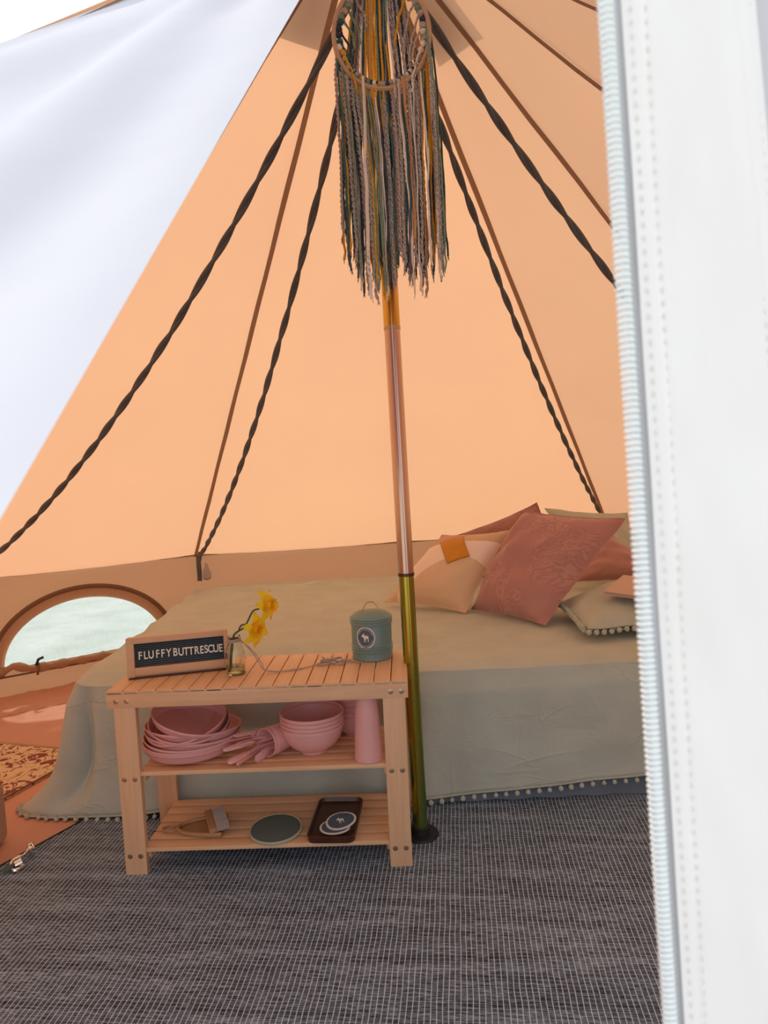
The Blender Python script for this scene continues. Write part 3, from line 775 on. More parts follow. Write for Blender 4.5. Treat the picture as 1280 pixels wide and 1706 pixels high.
# ------------------------------------------------------------------ letter board
ang = R(13.5)
sg = bt('letter_board', -.215, .122, TT, ang, label='small pine letter board reading FLUFFYBUTTRESCUE on the left of the bench', cat='sign')
tilt = Matrix.Rotation(R(-7), 4, 'X')
W_, H_ = .242, .098
def frame_bar(lo, hi, mt='pine'): return MB().box(lo, hi, .0012).xf(tilt).obj('frame', mt, sg)
hx = W_ / 2
MB().box((-hx, -.012, .0), (hx, .02, .010), .001).xf(tilt).obj('frame_bottom', 'pine', sg)
MB().box((-hx, -.016, .004), (-hx + .018, .022, H_), .001).xf(tilt).obj('frame_side', 'pine', sg)
MB().box((hx - .010, -.016, .004), (hx, .022, H_), .001).xf(tilt).obj('frame_side', 'pine', sg)
MB().box((-hx + .018, -.016, .084), (hx - .010, .022, H_), .001).xf(tilt).obj('frame_top', 'pine', sg)
MB().box((-hx + .018, -.016, .008), (hx - .010, .022, .026), .001).xf(tilt).obj('frame_bottom', 'pine', sg)
MB().box((-hx + .004, -.014, -.0), (hx - .004, .03, .006), .001).obj('foot', 'walnut', sg)
MB().box((-hx + .016, -.004, .020), (hx - .008, .004, .088)).xf(tilt).obj('felt_panel', 'felt', sg, False)
rib = MB().tube([(-hx + .018, -.0055, 0), (hx - .010, -.0055, 0)], .0015, 6).mesh('rib', 'felt_rib')
for i in range(12):
    o = inst(rib, 'rib', sg); z = .0285 + .0049 * i; o.matrix_local = tilt @ Matrix.Translation((0, 0, z))
def text_mesh(ch, size, mat, depth=.0012):
    cu = bpy.data.curves.new('t', 'FONT'); cu.body = ch; cu.size = size; cu.extrude = depth; cu.align_x = 'CENTER'; cu.offset = .0004
    o = bpy.data.objects.new('t', cu); COL.objects.link(o)
    bpy.context.view_layer.update(); dg = bpy.context.evaluated_depsgraph_get()
    me = bpy.data.meshes.new_from_object(o.evaluated_get(dg)); bpy.data.objects.remove(o); me.materials.clear(); me.materials.append(MT[mat]); return me
# letter centres measured along the panel (0..1)
cs = dict(zip(range(16), (.070, .130, .190, .262, .320, .385, .457, .522, .580, .635, .697, .755, .804, .854, .915, .970)))
x0, x1 = -hx + .018, hx - .010; cache = {}
for i, ch in enumerate('FLUFFYBUTTRESCUE'):
    if ch not in cache: cache[ch] = text_mesh(ch, .0270, 'letter')
    x = x0 + (x1 - x0) * (cs[i] - .008)
    o = inst(cache[ch], 'letter', sg); o.matrix_local = tilt @ Matrix.Translation((x, -.0085, .0452 + random.uniform(-.0004, .0006))) @ Matrix.Rotation(R(90), 4, 'X') @ Matrix.Scale(.74, 4, (1, 0, 0))

# ------------------------------------------------------------------ vase, water, daffodils
vx, vy = -.068, .100
vs_ = bt('glass_vase', vx, vy, TT, label='little clear glass bottle vase with twine round its neck, beside the letter board', cat='vase')
pr = [(0, .0), (.020, .0), (.0235, .003), (.024, .03), (.0235, .055), (.017, .072), (.0135, .080), (.0135, .088), (.0155, .092), (.0155, .094), (.0125, .094), (.0115, .088), (.0115, .08), (.015, .071), (.0212, .054), (.0215, .03), (.021, .006), (.018, .004), (0, .004)]
MB().lathe(pr, 36).obj('bottle', 'glass', vs_)
MB().lathe([(0, .0045), (.0178, .0045), (.0208, .0065), (.0212, .020), (0, .020)], 32).obj('water', 'water', vs_)
for k, z in enumerate((.0815, .0845, .0872)):
    MB().tube([(.0152 * cos(a * pi / 8), .0152 * sin(a * pi / 8), z + .001 * sin(a)) for a in range(16)], .0014, 6, close=True).obj('twine_wrap', 'twine', vs_)
VW = onb(vx, vy, TT)
petal = None
def petal_mesh(L, Wd):
    def f(u, v):
        w = Wd * sin(pi * min(.999, v ** .8)) ** .8 * (1 - .25 * v); x = (u - .5) * 2 * w
        return Vector((x, v * L, .10 * L * sin(v * 3.5) - .25 * abs(u - .5) * w - .003 * sin(v * 9)))
    return MB().grid(f, 6, 12).mesh('petal', 'petal')
PM = petal_mesh(.040, .0140)
def trump():
    def f(u, v):
        a = u * 2 * pi; r = .0065 + .004 * v + (.0045 * max(0, v - .75) * 4) * (1 + .25 * sin(a * 9)); return Vector((r * cos(a), r * sin(a), .024 * v + .0012 * sin(a * 9) * v * v))
    return MB().grid(f, 72, 12).mesh('trumpet', 'trumpet')
TM_ = trump()
def daffodil(head, axis, stem, label, roll=0, sc=1.0):
    o = empty('daffodil', VW); tag(o, label, 'flower', 'daffodils in the glass vase')
    pts = [Vector(p) - VW for p in stem]
    sm = []
    for i in range(len(pts) - 1):
        p0, p1, p2, p3 = pts[max(i - 1, 0)], pts[i], pts[i + 1], pts[min(i + 2, len(pts) - 1)]
        for q in range(6):
            t = q / 6; sm.append(.5 * ((2 * p1) + (-p0 + p2) * t + (2 * p0 - 5 * p1 + 4 * p2 - p3) * t * t + (-p0 + 3 * p1 - 3 * p2 + p3) * t ** 3))
    sm.append(pts[-1])
    MB().tube(sm, .0021, 8).obj('stem', 'green_stem', o)
    qt = Vector(axis).normalized().to_track_quat('Z', 'Y'); h = Vector(head) - VW
    for k in range(6):
        p = inst(PM, 'petal', o); off = .001 * (k % 2)
        p.matrix_local = Matrix.Translation(h) @ qt.to_matrix().to_4x4() @ Matrix.Rotation(roll + k * pi / 3 + random.uniform(-.1, .1), 4, 'Z') @ Matrix.Translation((0, .004, off)) @ Matrix.Rotation(R(random.uniform(-4, 22)), 4, 'X') @ Matrix.Scale(sc * random.uniform(.92, 1.06), 4)
    t = inst(TM_, 'trumpet', o); t.matrix_local = Matrix.Translation(h) @ qt.to_matrix().to_4x4() @ Matrix.Scale(sc, 4)
    c = MB().lathe([(0, .003), (.004, .004), (.006, .0)], 12).lathe([(.0015, -.014), (.003, -.008), (.0045, 0)], 10).xf(Matrix.Translation(h) @ qt.to_matrix().to_4x4()).obj('throat', 'trumpet', o)
yv = VW.y
h1 = at_y(443, 1009, yv - .01); h2 = at_y(424, 1048, yv - .02)
daffodil(h1, (.95, -.42, .10), [VW + Vector((-.016, .004, .008)), VW + Vector((-.004, .004, .09)), at_y(407, 1045, yv), at_y(421, 1019, yv), at_y(432, 1014, yv - .004), h1 + Vector((-.006, .001, .0))], 'upper of the two yellow daffodils in the glass vase, on the taller stem', .35, 1.05)
daffodil(h2, (.80, -.62, -.12), [VW + Vector((-.012, -.004, .008)), VW + Vector((-.001, -.004, .09)), at_y(397, 1052, yv - .006), at_y(402, 1042, yv - .008), at_y(412, 1041, yv - .012), h2 + Vector((-.006, .002, .0))], 'lower of the two yellow daffodils in the glass vase, drooping over the rim', .1, 1.05)

# ------------------------------------------------------------------ twine from the vase neck to the tin
tw = empty('twine', onb(.149, .147, TT), label='pale twine trailing in a loose knotted bundle between vase and tin', cat='string')
o_ = tw.location.copy()
def crv(pts, n=8):
    pts = [Vector(p) for p in pts]; sm = []
    for i in range(len(pts) - 1):
        p0, p1, p2, p3 = pts[max(i - 1, 0)], pts[i], pts[i + 1], pts[min(i + 2, len(pts) - 1)]
        for q in range(n):
            t = q / n; sm.append(.5 * ((2 * p1) + (-p0 + p2) * t + (2 * p0 - 5 * p1 + 4 * p2 - p3) * t * t + (-p0 + 3 * p1 - 3 * p2 + p3) * t ** 3))
    return sm + [pts[-1]]
for k in range(2):
    j = .004 * k
    pts = [onb(vx + .0155, vy - .008 * k, TT + .084), onb(vx + .035 + j, vy + .002, TT + .060), onb(vx + .055 + 2 * j, vy, TT + .030 - j), onb(-.0 + j, .096 - j, TT + .010), onb(.03, .097 - j, TT + .0035), onb(.07, .105 + j, TT + .0025), onb(.11, .128, TT + .003), onb(.135, .146 + j, TT + .004)]
    MB().tube([p - o_ for p in crv(pts)], .0013, 6).obj('strand', 'twine', tw)
m = MB(); cx, cy = .160, .150
for k in range(4):
    ph = k * 1.6; pts = [onb(cx + .034 * cos(a * .7 + ph) * (1 - .1 * k), cy + .010 * sin(a * 1.4 + ph) + .004 * k - .004, TT + .004 + .003 * k + .002 * sin(a * 2.1)) - o_ for a in range(12)]
    m.tube(crv(pts, 5), .0016, 6)
m.obj('knot', 'twine', tw)
for k in range(3):
    pts = [onb(.185, .155 + .003 * k, TT + .006), onb(.205, .160 + .004 * k, TT + .004), onb(.222 + .006 * k, .156 - .005 * k, TT + .003), onb(.238, .146 - .004 * k, TT + .003)]
    MB().tube([p - o_ for p in crv(pts)], .0014, 6).obj('strand', 'twine', tw)

# ------------------------------------------------------------------ storage tin
tn = bt('storage_tin', .262, .205, TT, R(0), label='sage blue lidded tin with an oval moose badge on the right of the bench', cat='tin')
r = .0515
MB().lathe([(0, 0), (r - .002, 0), (r + .001, .0015), (r, .004), (r, .020), (r + .0022, .022), (r, .024), (r, .027), (r + .0022, .029), (r, .031), (r, .034), (r + .0022, .036), (r, .038), (r, .094), (r - .001, .096), (0, .096)], 56).obj('body', 'tin', tn)
MB().lathe([(r + .0012, .090), (r + .0036, .094), (r + .0012, .097), (r + .0036, .100), (r + .0012, .103), (r + .0032, .106), (r - .001, .110), (r * .75, .118), (r * .35, .122), (0, .123)], 56).obj('lid', 'tin_lid', tn)
MB().lathe([(r + .0018, .089), (r + .0026, .0905), (r + .0018, .092)], 56).obj('lid_rim', 'tin_lid', tn)
MB().tube(crv([(-.030, -.004, .121), (-.022, -.004, .1225), (-.015, -.004, .134), (-.007, -.004, .1425), (.007, -.004, .1425), (.015, -.004, .134), (.022, -.004, .1225), (.030, -.004, .121)], 5), .0030, 8, flat=.6).obj('handle', 'steel', tn)
BC, BZ = -.0135, .062     # badge centre
def wrapc(x, z, dr_=0.0):
    a = (x + BC) / r; return Vector(((r + dr_) * sin(a), -(r + dr_) * cos(a), BZ + z))
def poly_on(pts, dr_, dz, name, mat, parent, fn=wrapc):
    # fan from centroid, with thickness
    c = (sum(p[0] for p in pts) / len(pts), sum(p[1] for p in pts) / len(pts)); n = len(pts)
    return None
BR1, BR2 = .0235, .0265
def disc_fn(u, v): a = u * 2 * pi; return wrapc(BR1 * v * cos(a), BR2 * v * sin(a), .0006)
MB().grid(disc_fn, 48, 6).obj('badge', 'badge', tn)
def ringw(r0, r1, d): return lambda u, v: wrapc((r0 + (r1 - r0) * v) * BR1 * cos(u * 2 * pi), (r0 + (r1 - r0) * v) * BR2 * sin(u * 2 * pi), d + .0005 * sin(pi * v))
MB().grid(ringw(.93, 1.04, .0009), 56, 2).obj('badge_ring', 'white', tn)
MB().grid(ringw(.66, .685, .0009), 56, 2).obj('badge_ring', 'felt_rib', tn)
MOOSE = [(-9, 3.2), (-8.2, 4.4), (-6.8, 5.0), (-6.6, 6.6), (-5.2, 7.8), (-4.9, 6.6), (-4.2, 8.6), (-3.0, 9.6), (-2.6, 7.6), (-3.2, 5.8), (-1.6, 4.8), (1.0, 4.6), (4.0, 4.2), (6.0, 3.2), (6.6, 1.0), (6.0, -.6),
         (6.6, -4), (6.8, -9), (5.6, -9), (5.0, -4.4), (3.6, -1.6), (1.2, -1.8), (.6, -4.2), (1.2, -9.6), (0, -9.6), (-.8, -4.6), (-1.4, -2.0), (-2.2, -4.4), (-2.2, -9.4), (-3.4, -9.4), (-3.6, -4), (-4.2, -.4), (-5.4, 1.6), (-7.0, 1.2), (-8.8, 1.8)]
def sil(pts, sc, fn, name, mat, parent):
    bm = bmesh.new(); vv = [bm.verts.new((x * sc, y * sc, 0)) for x, y in pts]; f = bm.faces.new(vv); bmesh.ops.triangulate(bm, faces=[f]); bm.verts.index_update()
    m = MB(); m.add([fn(v.co.x, v.co.y) for v in bm.verts], [[v.index for v in f.verts] for f in bm.faces]); bm.free()
    return m.obj(name, mat, parent, False)
sil(MOOSE, .00118, lambda x, z: wrapc(x + .0005, z + .0005, .0012), 'badge_moose', 'white', tn)
m = MB()
for k in range(34):      # the tiny ring lettering of the badge, too small to read
    a = 2 * pi * k / 34
    if abs(sin(a)) < .25: continue
    c_ = (.80 * BR1 * cos(a), .80 * BR2 * sin(a)); tx_ = (-sin(a), cos(a)); rx_ = (cos(a), sin(a)); w1, h1_ = .0009, .0016
    m.add([wrapc(c_[0] + tx_[0] * w1 * i + rx_[0] * h1_ * j, c_[1] + tx_[1] * w1 * i + rx_[1] * h1_ * j, .0012) for i, j in ((-1, -1), (0, -1), (0, 1), (-1, 1))], [(0, 1, 2, 3)])
m.obj('badge_marks', 'white', tn, False)

# ------------------------------------------------------------------ pink tableware on the middle shelf
def shell(prof, th):   # open bowl from an outer profile, bottom to rim
    outer = prof; inn = [(max(r_ - th, 0), z + (th if i == 0 or prof[i][0] < prof[-1][0] * .5 else 0)) for i, (r_, z) in enumerate(prof)]
    inn = [p for p in inn if p[1] >= prof[0][1] + th * .9]
    return [(0, outer[0][1])] + outer + [(outer[-1][0] - th / 2, outer[-1][1] + th * .35)] + inn[::-1] + [(0, prof[0][1] + th)]
PL = MB().lathe(shell([(.070, 0), (.088, .002), (.104, .009), (.112, .018), (.1152, .029), (.1172, .0305), (.1172, .034)], .0025), 56).mesh('plate_body', 'pink')
PS = MB().lathe(shell([(.055, 0), (.070, .002), (.086, .008), (.0925, .016), (.0955, .024), (.0972, .0255), (.0972, .029)], .0025), 56).mesh('plate_body', 'pink')
BW = MB().lathe(shell([(.033, 0), (.034, .006), (.038, .008), (.056, .020), (.068, .036), (.0742, .055), (.0752, .062), (.0778, .0632), (.0780, .070)], .0026), 56).mesh('bowl_body', 'pink')
def single(me, name, x, y, z, label, cat, group, rx=0, ry=0, rz=0):
    o = inst(me, name, None, onb(x, y, z), (rx, ry, rz + BA)); return tag(o, label, cat, group)
sx, sy = -.196, .122
ordn = ['lowest', 'second from the bottom', 'third from the bottom', 'fourth from the bottom', 'topmost']
z = SH1 + .001
for i in range(5):
    f = i / 4
    single(PL, 'shallow_dish', sx + .001 * i, sy, z + .0068 * i + .115 * sin(R(6.5 * f)) * .55, f'wide pink dish, {ordn[i]} of the large stack on the middle shelf', 'dish', 'wide pink dishes stacked on the middle shelf', R(1.5 * f), R(-6.5 * f), i)
zt_ = z + .0068 * 4 + .026
for i in range(3):
    single(PS, 'small_dish', sx + .002 + .001 * i, sy - .018 - .002 * i, zt_ + .0072 * i, f"smaller pink dish, {['lowest', 'middle one', 'topmost'][i]} of the tilted pile nested in the wide dishes", 'dish', 'smaller pink dishes nested on top', R(11 + 1.2 * i), R(-8 - .5 * i), i)
for i in range(4):
    single(BW, 'bowl', .112, .096, SH1 + .001 + .0098 * i, f"pink bowl, {['lowest', 'second from the bottom', 'third from the bottom', 'topmost'][i]} of the front stack in the middle of the shelf", 'bowl', 'pink bowls stacked at the front of the shelf', 0, 0, i)
BK = MB().lathe(shell([(.029, 0), (.030, .004), (.044, .014), (.055, .030), (.0595, .048), (.0605, .052), (.060, .056)], .0026), 48).mesh('bowl_body', 'pink')
for i in range(5):
    single(BK, 'small_bowl', .208, .2 + .003, SH1 + .001 + .0135 * i, f"small pink bowl, {['lowest', 'second from the bottom', 'third from the bottom', 'fourth from the bottom', 'topmost'][i]} of the stack behind the beakers", 'bowl', 'small pink bowls behind the beakers')
BEp = shell([(.0265, 0), (.029, .002), (.031, .03), (.0340, .09), (.0362, .128), (.0367, .131), (.0365, .134)], .0022)
BE = MB().lathe(BEp, 44).mesh('beaker_body', 'pink')
BEs = [(.0268, 0), (.0295, .002)]
for i, zz in enumerate((0, .026)):
    o = single(BE, 'beaker', .2505, .026 + .012, SH1 + .001 + .1345 + zz, ['lower of the two upside-down pink beakers nested beside the right bench leg', 'upper of the two upside-down pink beakers nested beside the right bench leg'][i], 'cup', 'nested upside-down pink beakers', R(180))
    o.scale = (.93 if i == 0 else .875,) * 2 + (1,)
single(MB().lathe(shell([(.026, 0), (.028, .002), (.030, .03), (.0335, .085), (.0345, .091)], .0022), 40).mesh('cup_body', 'pink'), 'beaker', .128, .228, SH1 + .001, 'upright pink beaker standing behind the front stack of bowls', 'cup', None)
# cups lying on their side with cutlery
CUP = MB().lathe(shell([(.026, 0), (.029, .002), (.031, .02), (.0335, .055), (.0345, .066), (.0348, .069)], .0022), 44).mesh('cup_body', 'pink')
def lay(x, y, z, az, tilt_=R(2)):
    d = Vector((cos(az), sin(az), sin(tilt_))).normalized()
    return Matrix.Translation(onb(x, y, z)) @ d.to_track_quat('Z', 'Y').to_matrix().to_4x4(), d
AZ = R(230)
for i in range(2):
    off = .014 * (1 - i)
    mtx, d = lay(.046 + off * .64, .112 + off * .77, SH1 + .0365, AZ)
    mtx = mtx @ Matrix.Scale(1.0 if i else 1.0, 4)
    o = inst(CUP, 'cup', None); o.matrix_world = mtx; tag(o, ['outer pink cup of the pair lying on its side behind the cutlery', 'inner pink cup lying on its side with cutlery spilling out'][i], 'cup', 'pink cups lying on their side')
def ct_mesh(kind):
    m = MB()
    def strip(prof, th=.0022, z_=0.0, bend=0.0):
        vs_ = []; n = len(prof)
        for x, w in prof:
            zc = bend * (x ** 2) * 20
            vs_ += [(x, -w, zc), (x, -w * .5, zc + th), (x, w * .5, zc + th), (x, w, zc), (x, 0, zc - th)]
        m.add(vs_, [(i * 5 + j, i * 5 + (j + 1) % 5, (i + 1) * 5 + (j + 1) % 5, (i + 1) * 5 + j) for i in range(n - 1) for j in range(5)] + [(0, 1, 2, 3, 4), tuple((n - 1) * 5 + j for j in range(5))])
    hd = [(0, .003), (.006, .0065), (.03, .0078), (.055, .0068), (.075, .0042), (.095, .0035)]
    if kind == 'knife': strip(hd + [(.10, .0075), (.135, .0085), (.155, .006), (.165, .002)])
    if kind == 'spoon': strip(hd + [(.104, .006), (.118, .013), (.135, .0155), (.150, .012), (.160, .003)], bend=.0)
    if kind == 'fork':
        strip(hd + [(.104, .006), (.116, .0115), (.128, .0125)])
        for k in range(4):
            y = -.0105 + .007 * k; m.tube([(.126, y, 0), (.145, y, .001), (.163, y, .0005)], lambda t: .0018 - .0008 * t, 6)
    return m.mesh(kind, 'pink')
CM = {k: ct_mesh(k) for k in ('knife', 'spoon', 'fork')}
mouth = onb(-.010, .092, SH1 + .036)
# (kind, handle-out?, tip pixel-free bench position, inner position, roll)
CT = [('spoon', 0, (-.082, .085, .048), (.035, .125, .052), 10, 'spoon-handle highest in the fan of pink cutlery'),
      ('knife', 0, (-.098, .070, .040), (.030, .118, .042), -15, 'pink cutlery piece reaching furthest left from the cup'),
      ('knife', 0, (-.098, .045, .030), (.025, .112, .038), 20, 'pink cutlery piece just below the one reaching furthest left'),
      ('fork', 1, (-.078, .050, .030), (.020, .108, .032), 35, 'pink fork with its tines pointing down at the left of the cup'),
      ('fork', 1, (-.055, .070, .045), (.030, .120, .046), -10, 'pink fork lying on top of the spilled cutlery'),
      ('spoon', 0, (-.080, .014, .012), (.020, .110, .024), 25, 'pink handle crossing the front slat, leftmost of the low pair'),
      ('spoon', 1, (-.052, .022, .022), (.030, .105, .030), 40, 'pink spoon with a broad bowl leaning on the front slat'),
      ('knife', 0, (-.055, .006, .010), (.005, .105, .018), -30, 'pink handle lying lowest across the front slat'),
      ('spoon', 0, (-.070, .060, .036), (.030, .115, .040), -40, 'pink handle in the middle of the spilled cutlery'),
      ('knife', 0, (-.018, .030, .008), (.025, .110, .020), 70, 'thin pink edge-on piece nearest the mouth of the cup')]
for kind, head_out, tip, inn_, rl, lab in CT:
    a = onb(tip[0], tip[1], SH1 + tip[2]); b = onb(inn_[0], inn_[1], SH1 + inn_[2]); d = (b - a).normalized()
    L0 = .165
    if head_out: d = -d; a = a - d * L0 * .98
    q = d.to_track_quat('X', 'Z'); o = inst(CM[kind], kind, None); o.matrix_world = Matrix.Translation(a) @ q.to_matrix().to_4x4() @ Matrix.Rotation(R(rl), 4, 'X') @ Matrix.Diagonal((.86, 1.35, 1.7, 1))
    tag(o, lab, 'cutlery', 'pink cutlery spilling from the cup')

# ------------------------------------------------------------------ lower shelf
L0z = SH0 + .0008
dp = bt('dustpan', -.172, .083, L0z, R(4), label='small half-round wooden dustpan with a loop handle on the lower shelf', cat='dustpan')
Dsh = [(.055, -.045)] + [(.055 - .115 * sin(pi * i / 20) * 1.0, -.045 + .09 * (1 - cos(pi * i / 20)) / 2) for i in range(1, 20)] + [(.055, .045)]
MB().prism(Dsh, 0, .004).obj('pan', 'beech', dp)
MB().tube([(x, y, .008) for x, y in Dsh[::-1]][0:], .005, 8).obj('rim', 'beech', dp)
MB().tube([(-.060 - .018 + .018 * cos(a * pi / 8), .0 + .013 * sin(a * pi / 8), .007) for a in range(16)], .0035, 8, close=True).obj('loop_handle', 'beech', dp)
hb = bt('hand_brush', -.150, .085, L0z + .0135, R(-68), R(4), label='small wooden brush with pale bristles lying on the dustpan', cat='brush')
MB().box((-.052, -.010, 0), (.052, .008, .012), .003).obj('back', 'beech', hb)
m = MB()
for i in range(34):
    for j in range(5):
        x = -.048 + .096 * i / 33; y = .008; zz = .001 + .010 * j / 4
        m.tube([(x, y, zz), (x + random.uniform(-.001, .001), y + .03, zz + random.uniform(-.001, .001))], .0014, 4)
tag(m.obj('bristles', 'bristle', hb), kind='stuff')
gd = bt('round_mat', .014, .062, L0z + .0025, 0, R(2.5), label='round dark sage disc with a pale rim lying on the lower shelf', cat='coaster')
MB().lathe([(0, 0), (.061, 0), (.0635, .002), (.0635, .005), (.061, .006), (0, .006)], 56).obj('disc', plain('dark_sage_disc', (.10, .135, .135), .5), gd)
MB().lathe([(.0600, .0062), (.0622, .0072), (.0640, .006), (.0645, .003), (.0630, .0)], 56).obj('rim', plain('pale_green_rim', (.45, .46, .34), .5), gd)
tr = bt('wooden_tray', .158, .098, L0z, R(-3), R(0), label='dark walnut rectangular tray with rounded corners on the lower shelf', cat='tray')
def rrect(w, h, r_, n=6):
    out = []
    for cx_, cy_, a0 in ((w - r_, h - r_, 0), (-w + r_, h - r_, 90), (-w + r_, -h + r_, 180), (w - r_, -h + r_, 270)):
        out += [(cx_ + r_ * cos(R(a0 + 90 * i / n)), cy_ + r_ * sin(R(a0 + 90 * i / n))) for i in range(n + 1)]
    return out
MB().prism(rrect(.050, .092, .014), 0, .006).obj('tray_floor', 'walnut', tr)
m = MB(); lp = [rrect(.050, .092, .014), rrect(.056, .098, .018), rrect(.058, .100, .02), rrect(.054, .096, .016), rrect(.050, .092, .014)]; zz = [0, 0, .014, .016, .006]
n = len(lp[0]); m.add([(x, y, z_) for q, z_ in zip(lp, zz) for x, y in q], [(k * n + i, k * n + (i + 1) % n, (k + 1) * n + (i + 1) % n, (k + 1) * n + i) for k in range(4) for i in range(n)])
m.obj('tray_rim', 'walnut', tr)
def oval(label, x, y, z, rz, rx, ry, moose):
    o = bt('oval_badge', x, y, z, rz, rx, ry, label=label, cat='badge', group='oval badges on the walnut tray')
    e = lambda k, z_: [(.037 * k * cos(t * pi / 20) * (1 + .08 * cos(t * pi / 20)), .030 * k * sin(t * pi / 20), z_) for t in range(40)]
    MB().prism([p[:2] for p in e(1, 0)], 0, .0022).obj('border', 'white', o)
    MB().prism([p[:2] for p in e(.87, 0)], .0021, .0028).obj('face', 'badge', o)
    if moose: sil(MOOSE, .00115, lambda x_, y_: Vector((x_ + .002, y_, .0031)), 'moose', 'white', o)
oval('oval blue badge with white border, lying under the moose badge on the walnut tray', .158, .040, L0z + .0165, R(-4), R(3), 0, False)
oval('oval blue badge with a white moose, on top in the walnut tray', .172, .052, L0z + .025, R(10), R(10), R(-6), True)

# ================================================================== HANGING YARN HOOP
HC = at_y(636, 58, 1.60); HR = .1035
yh = empty('yarn_wall_hanging', HC, label='wooden hoop hung with long strands of multicoloured yarn in front of the pole', cat='wall hanging')
hoop_tilt = Matrix.Rotation(R(8), 3, 'X')
def hp(a, r_=HR): return hoop_tilt @ Vector((r_ * cos(a), 0, r_ * 1.03 * sin(a)))
MB().tube([hp(2 * pi * i / 64) for i in range(64)], .0058, 8, close=True, flat=.9).obj('hoop', 'hoop', yh)
MB().tube([hp(pi / 2), Vector((.0, .03, .16)), PT - HC + Vector((0, -.02, -.05))], .002, 6).obj('hanging_cord', 'twine', yh)
def yarn_mat(name, a, b, sc=500, twist=True):
    t = NT(name); v = t.coord('Object', (1, 1, 1)); n = t.noise(v, sc, 2)
    t.pbr(t.ramp(n, (.35, tuple(min(1, x * 1.45) for x in a)), (.62, tuple(min(1, x * 1.5) for x in b))), .95, 0, t.bump(n, .8, .002)); return t.m
Y = {'mauve_grey': yarn_mat('mauve_grey_wool', (.22, .16, .15), (.52, .40, .35)), 'grey': yarn_mat('flecked_grey_wool', (.09, .09, .10), (.52, .44, .38)),
     'teal': yarn_mat('dark_teal_yarn', (.012, .045, .06), (.05, .11, .12)), 'ink': yarn_mat('ink_blue_yarn', (.012, .017, .03), (.05, .06, .08)),
     'mustard': yarn_mat('mustard_yarn', (.42, .19, .012), (.68, .34, .03)), 'blush': yarn_mat('blush_ribbon', (.62, .44, .38), (.85, .62, .53)),
     'sage': yarn_mat('sage_yarn', (.09, .14, .10), (.22, .27, .19)), 'tan': yarn_mat('tan_ribbon', (.44, .22, .09), (.50, .26, .11)), 'plum': yarn_mat('plum_yarn', (.10, .05, .07), (.22, .12, .13))}
KN = MB().ball((0, 0, 0), .0062, 2, .12, (1, .9, 1)).mesh('knot', Y['mauve_grey'])
kinds = ['mauve_grey', 'mustard', 'grey', 'teal', 'ink', 'mustard', 'blush', 'sage', 'mauve_grey', 'teal', 'blush', 'plum', 'grey', 'ink']
def strand(top, xb, zb, kind, y0, style, rad):
    """one length of yarn from top down to (xb, zb)"""
    n = 34; m = MB(); ph = random.uniform(0, 9); pts = []
    for i in range(n + 1):
        t = i / n; x = top.x + (xb - top.x) * (1 - (1 - t) ** 2.2) + .0035 * nz(t * 3 + ph, ph) + .002 * nz(t * 9, ph); z_ = top.z + (zb - top.z) * t
        y = top.y + (y0 - top.y) * min(1, t * 4) + .003 * nz(t * 4, ph, 3)
        if t > .86: x += (t - .86) * random.choice((-.02, .02)) * (.5 + rad * 60)
        pts.append(Vector((x, y, z_)))
    if style == 'ply':
        for s_ in (0, pi):
            q = []
            N2 = n * 5
            for i in range(N2 + 1):
                f = i / N2 * n; k = min(int(f), n - 1); p = pts[k].lerp(pts[k + 1], f - k); an = i * .62 + s_
                q.append(p + Vector((cos(an), sin(an), 0)) * rad * .55)
            m.tube(q, rad * .62, 4)
    elif style == 'flat': m.tube(pts, lambda t: rad * 1.5, 6, flat=.22, twist=random.uniform(-.06, .06))
    else: m.tube(pts, lambda t: rad * (1 + .25 * nz(t * 30, ph)), 5)
    e = pts[-1]; d = (pts[-1] - pts[-4]).normalized()
    for k in range(4):          # frayed end
        m.tube([e, e + d * .010 + Vector((random.uniform(-.004, .004), random.uniform(-.003, .003), 0))], lambda t: rad * .35 * (1.2 - t), 3)
    return m.obj('yarn_strand', Y[kind], yh)
def zlow(x):   # ragged lower edge of the curtain
    px = 636 + x * 733
    import bisect
    tb = [(555, 395), (575, 445), (600, 480), (630, 475), (655, 450), (690, 475), (705, 450), (728, 440), (740, 380), (752, 370)]
    for (a, b), (c, d) in zip(tb, tb[1:]):
        if px <= c: q = b + (d - b) * max(0, (px - a) / (c - a)); break
    else: q = 370
    return -(q - 58) / 733 * .985
ns = 62
for i in range(ns):       # knotted round the lower hoop
    a = R(192 + 156 * i / (ns - 1)) if i < ns - 8 else R(348 + 5.5 * (i - ns + 8))
    p = hp(a); kd = random.choice(kinds); st_ = 'ply' if kd in ('grey', 'mauve_grey') else random.choice(('flat', 'round')) if kd in ('blush', 'mustard') else 'round'
    frac = (i + .5) / ns; xb = -.104 + .226 * frac + random.uniform(-.008, .008)
    zb = zlow(xb) + random.uniform(-.004, .075) * (1 if random.random() < .75 else 1.8)
    strand(p + Vector((0, .006, .002)), xb, zb, kd, -.006 + random.uniform(-.010, .004), st_, random.choice((.0022, .0026, .003)) if st_ != 'ply' else .0034)
    k = inst(KN, 'knot', yh, hp(a, HR - .011) + Vector((0, .002, 0)), (random.random() * 3, random.random() * 3, 0)); k.material_slots[0].link = 'OBJECT'; k.material_slots[0].material = Y[kd]
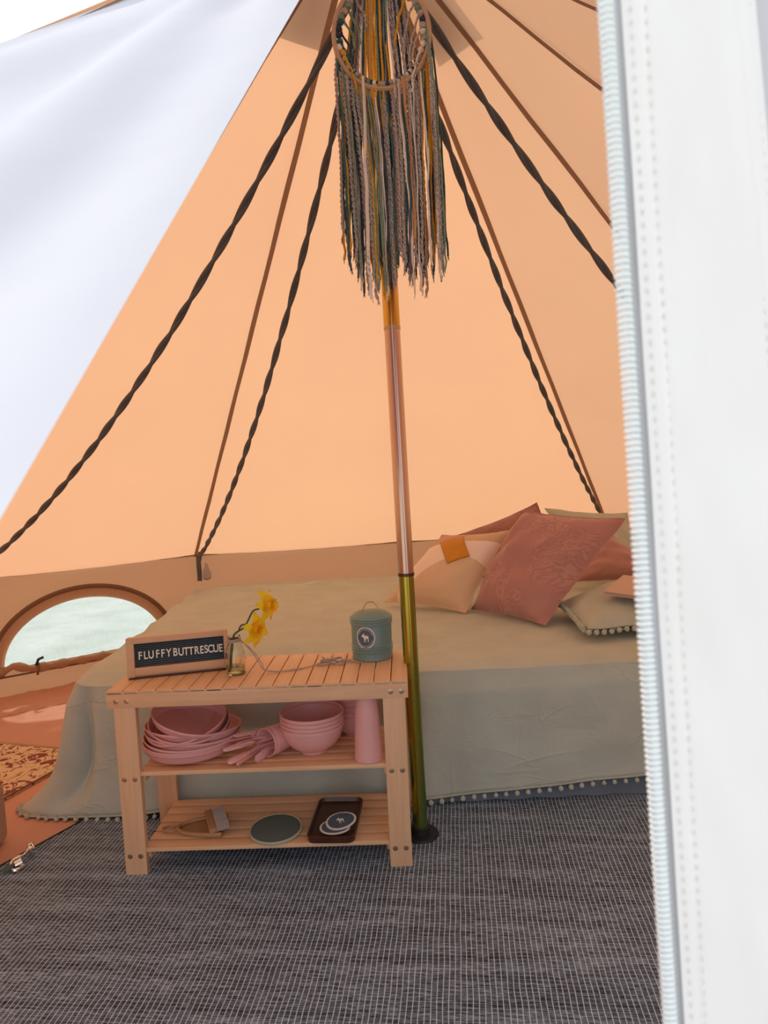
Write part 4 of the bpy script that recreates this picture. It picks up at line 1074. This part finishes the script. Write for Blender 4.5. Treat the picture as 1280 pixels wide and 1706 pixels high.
for s_ in (0, 1):         # the knots climbing both sides of the ring, with loops of yarn
    for i in range(12):
        a = R((200 - 80 * i / 11) if s_ == 0 else (-20 + 80 * i / 11)); kd = random.choice(kinds)
        k = inst(KN, 'knot', yh, hp(a, HR - .011) + Vector((random.uniform(-.003, .003), 0, 0)), (random.random() * 3, 0, 0), (1.15,) * 3); k.material_slots[0].link = 'OBJECT'; k.material_slots[0].material = Y[kd]
        if i % 2 == 0:
            q = hp(a, HR - .012); dx = .012 if s_ == 0 else -.012
            strand(q + Vector((0, -.002, 0)), q.x + dx * 2.0, q.z - random.uniform(.05, .10), kd, .004, 'round', .0026)
nb_ = 62
for i in range(nb_):      # second layer hung from the top, behind the hoop
    f = (i + .5) / nb_; x0_ = -.070 + .155 * f; kd = random.choice(kinds)
    if abs(x0_ + .022) < .010: kd = 'tan' if i % 2 else 'mustard'
    xb = -.108 + .236 * f + random.uniform(-.01, .01); zb = zlow(xb) + random.uniform(.0, .10)
    st_ = 'ply' if kd in ('grey', 'mauve_grey') else 'round'
    top = Vector((x0_ * .8, .012 + random.uniform(-.004, .004), .105 + random.uniform(-.004, .008)))
    if f > .86: top = Vector((.085 + .02 * (f - .86) * 7, .010, .03 + .03 * random.random()))
    strand(top, xb, zb, kd, .016 + random.uniform(-.005, .008), st_, .0032 if st_ == 'ply' else random.choice((.0024, .003)))
strand(Vector((.040, -.012, -.097)), .052, -.44, 'tan', -.016, 'flat', .0045)
strand(Vector((.030, -.012, -.099)), .046, -.56, 'blush', -.016, 'flat', .0022)
strand(Vector((-.045, -.012, -.09)), -.050, -.565, 'blush', -.018, 'flat', .0026)

# ================================================================== TRAVEL CASE at the left edge
cs_ = empty('canvas_case', (-1.258, 1.60, .006), label='tan canvas case with grey-green piping at the left frame edge', cat='case')
MB().box((-.22, -.09, 0), (.228, .20, .15), .018).obj('body', 'tan', cs_)
MB().tube(crv([(.218, -.088, .168), (.232, -.090, .15), (.235, -.092, .10), (.228, -.090, .07)], 6), lambda t: .010 + .004 * sin(pi * t), 8).obj('piping', 'piping', cs_)
MB().tube(crv([(-.20, -.088, .150), (0, -.09, .152), (.215, -.088, .150)], 6), .007, 8).obj('piping', 'piping', cs_)
_c0 = cs_.location
def cl(u, v, z): return at_z(u, v, z) - _c0
lt = MB().tube(crv([cl(15, 1448, .012), cl(20, 1434, .020), cl(29, 1428, .024), cl(36, 1426, .024), cl(44, 1419, .028), cl(48, 1409, .034), cl(54, 1406, .034), cl(57, 1412, .026)], 6), .0035, 8)
lt.tube(crv([cl(15, 1444, .012), cl(22, 1450, .012), cl(32, 1448, .010), cl(41, 1442, .008)], 6), .0045, 8)
lt.tube([cl(24, 1442, .012), cl(36, 1436, .014)], .010, 14)
lt.tube([cl(49, 1414, .020), cl(56, 1418, .016)], .008, 12)
MB().tube([cl(4, 1452, .020), cl(16, 1446, .014), cl(30, 1440, .008)], .008, 6, flat=.3).obj('clasp_strap', 'piping', cs_)
lt.obj('clasp', 'chrome', cs_)['label'] = 'shiny chrome clasp'
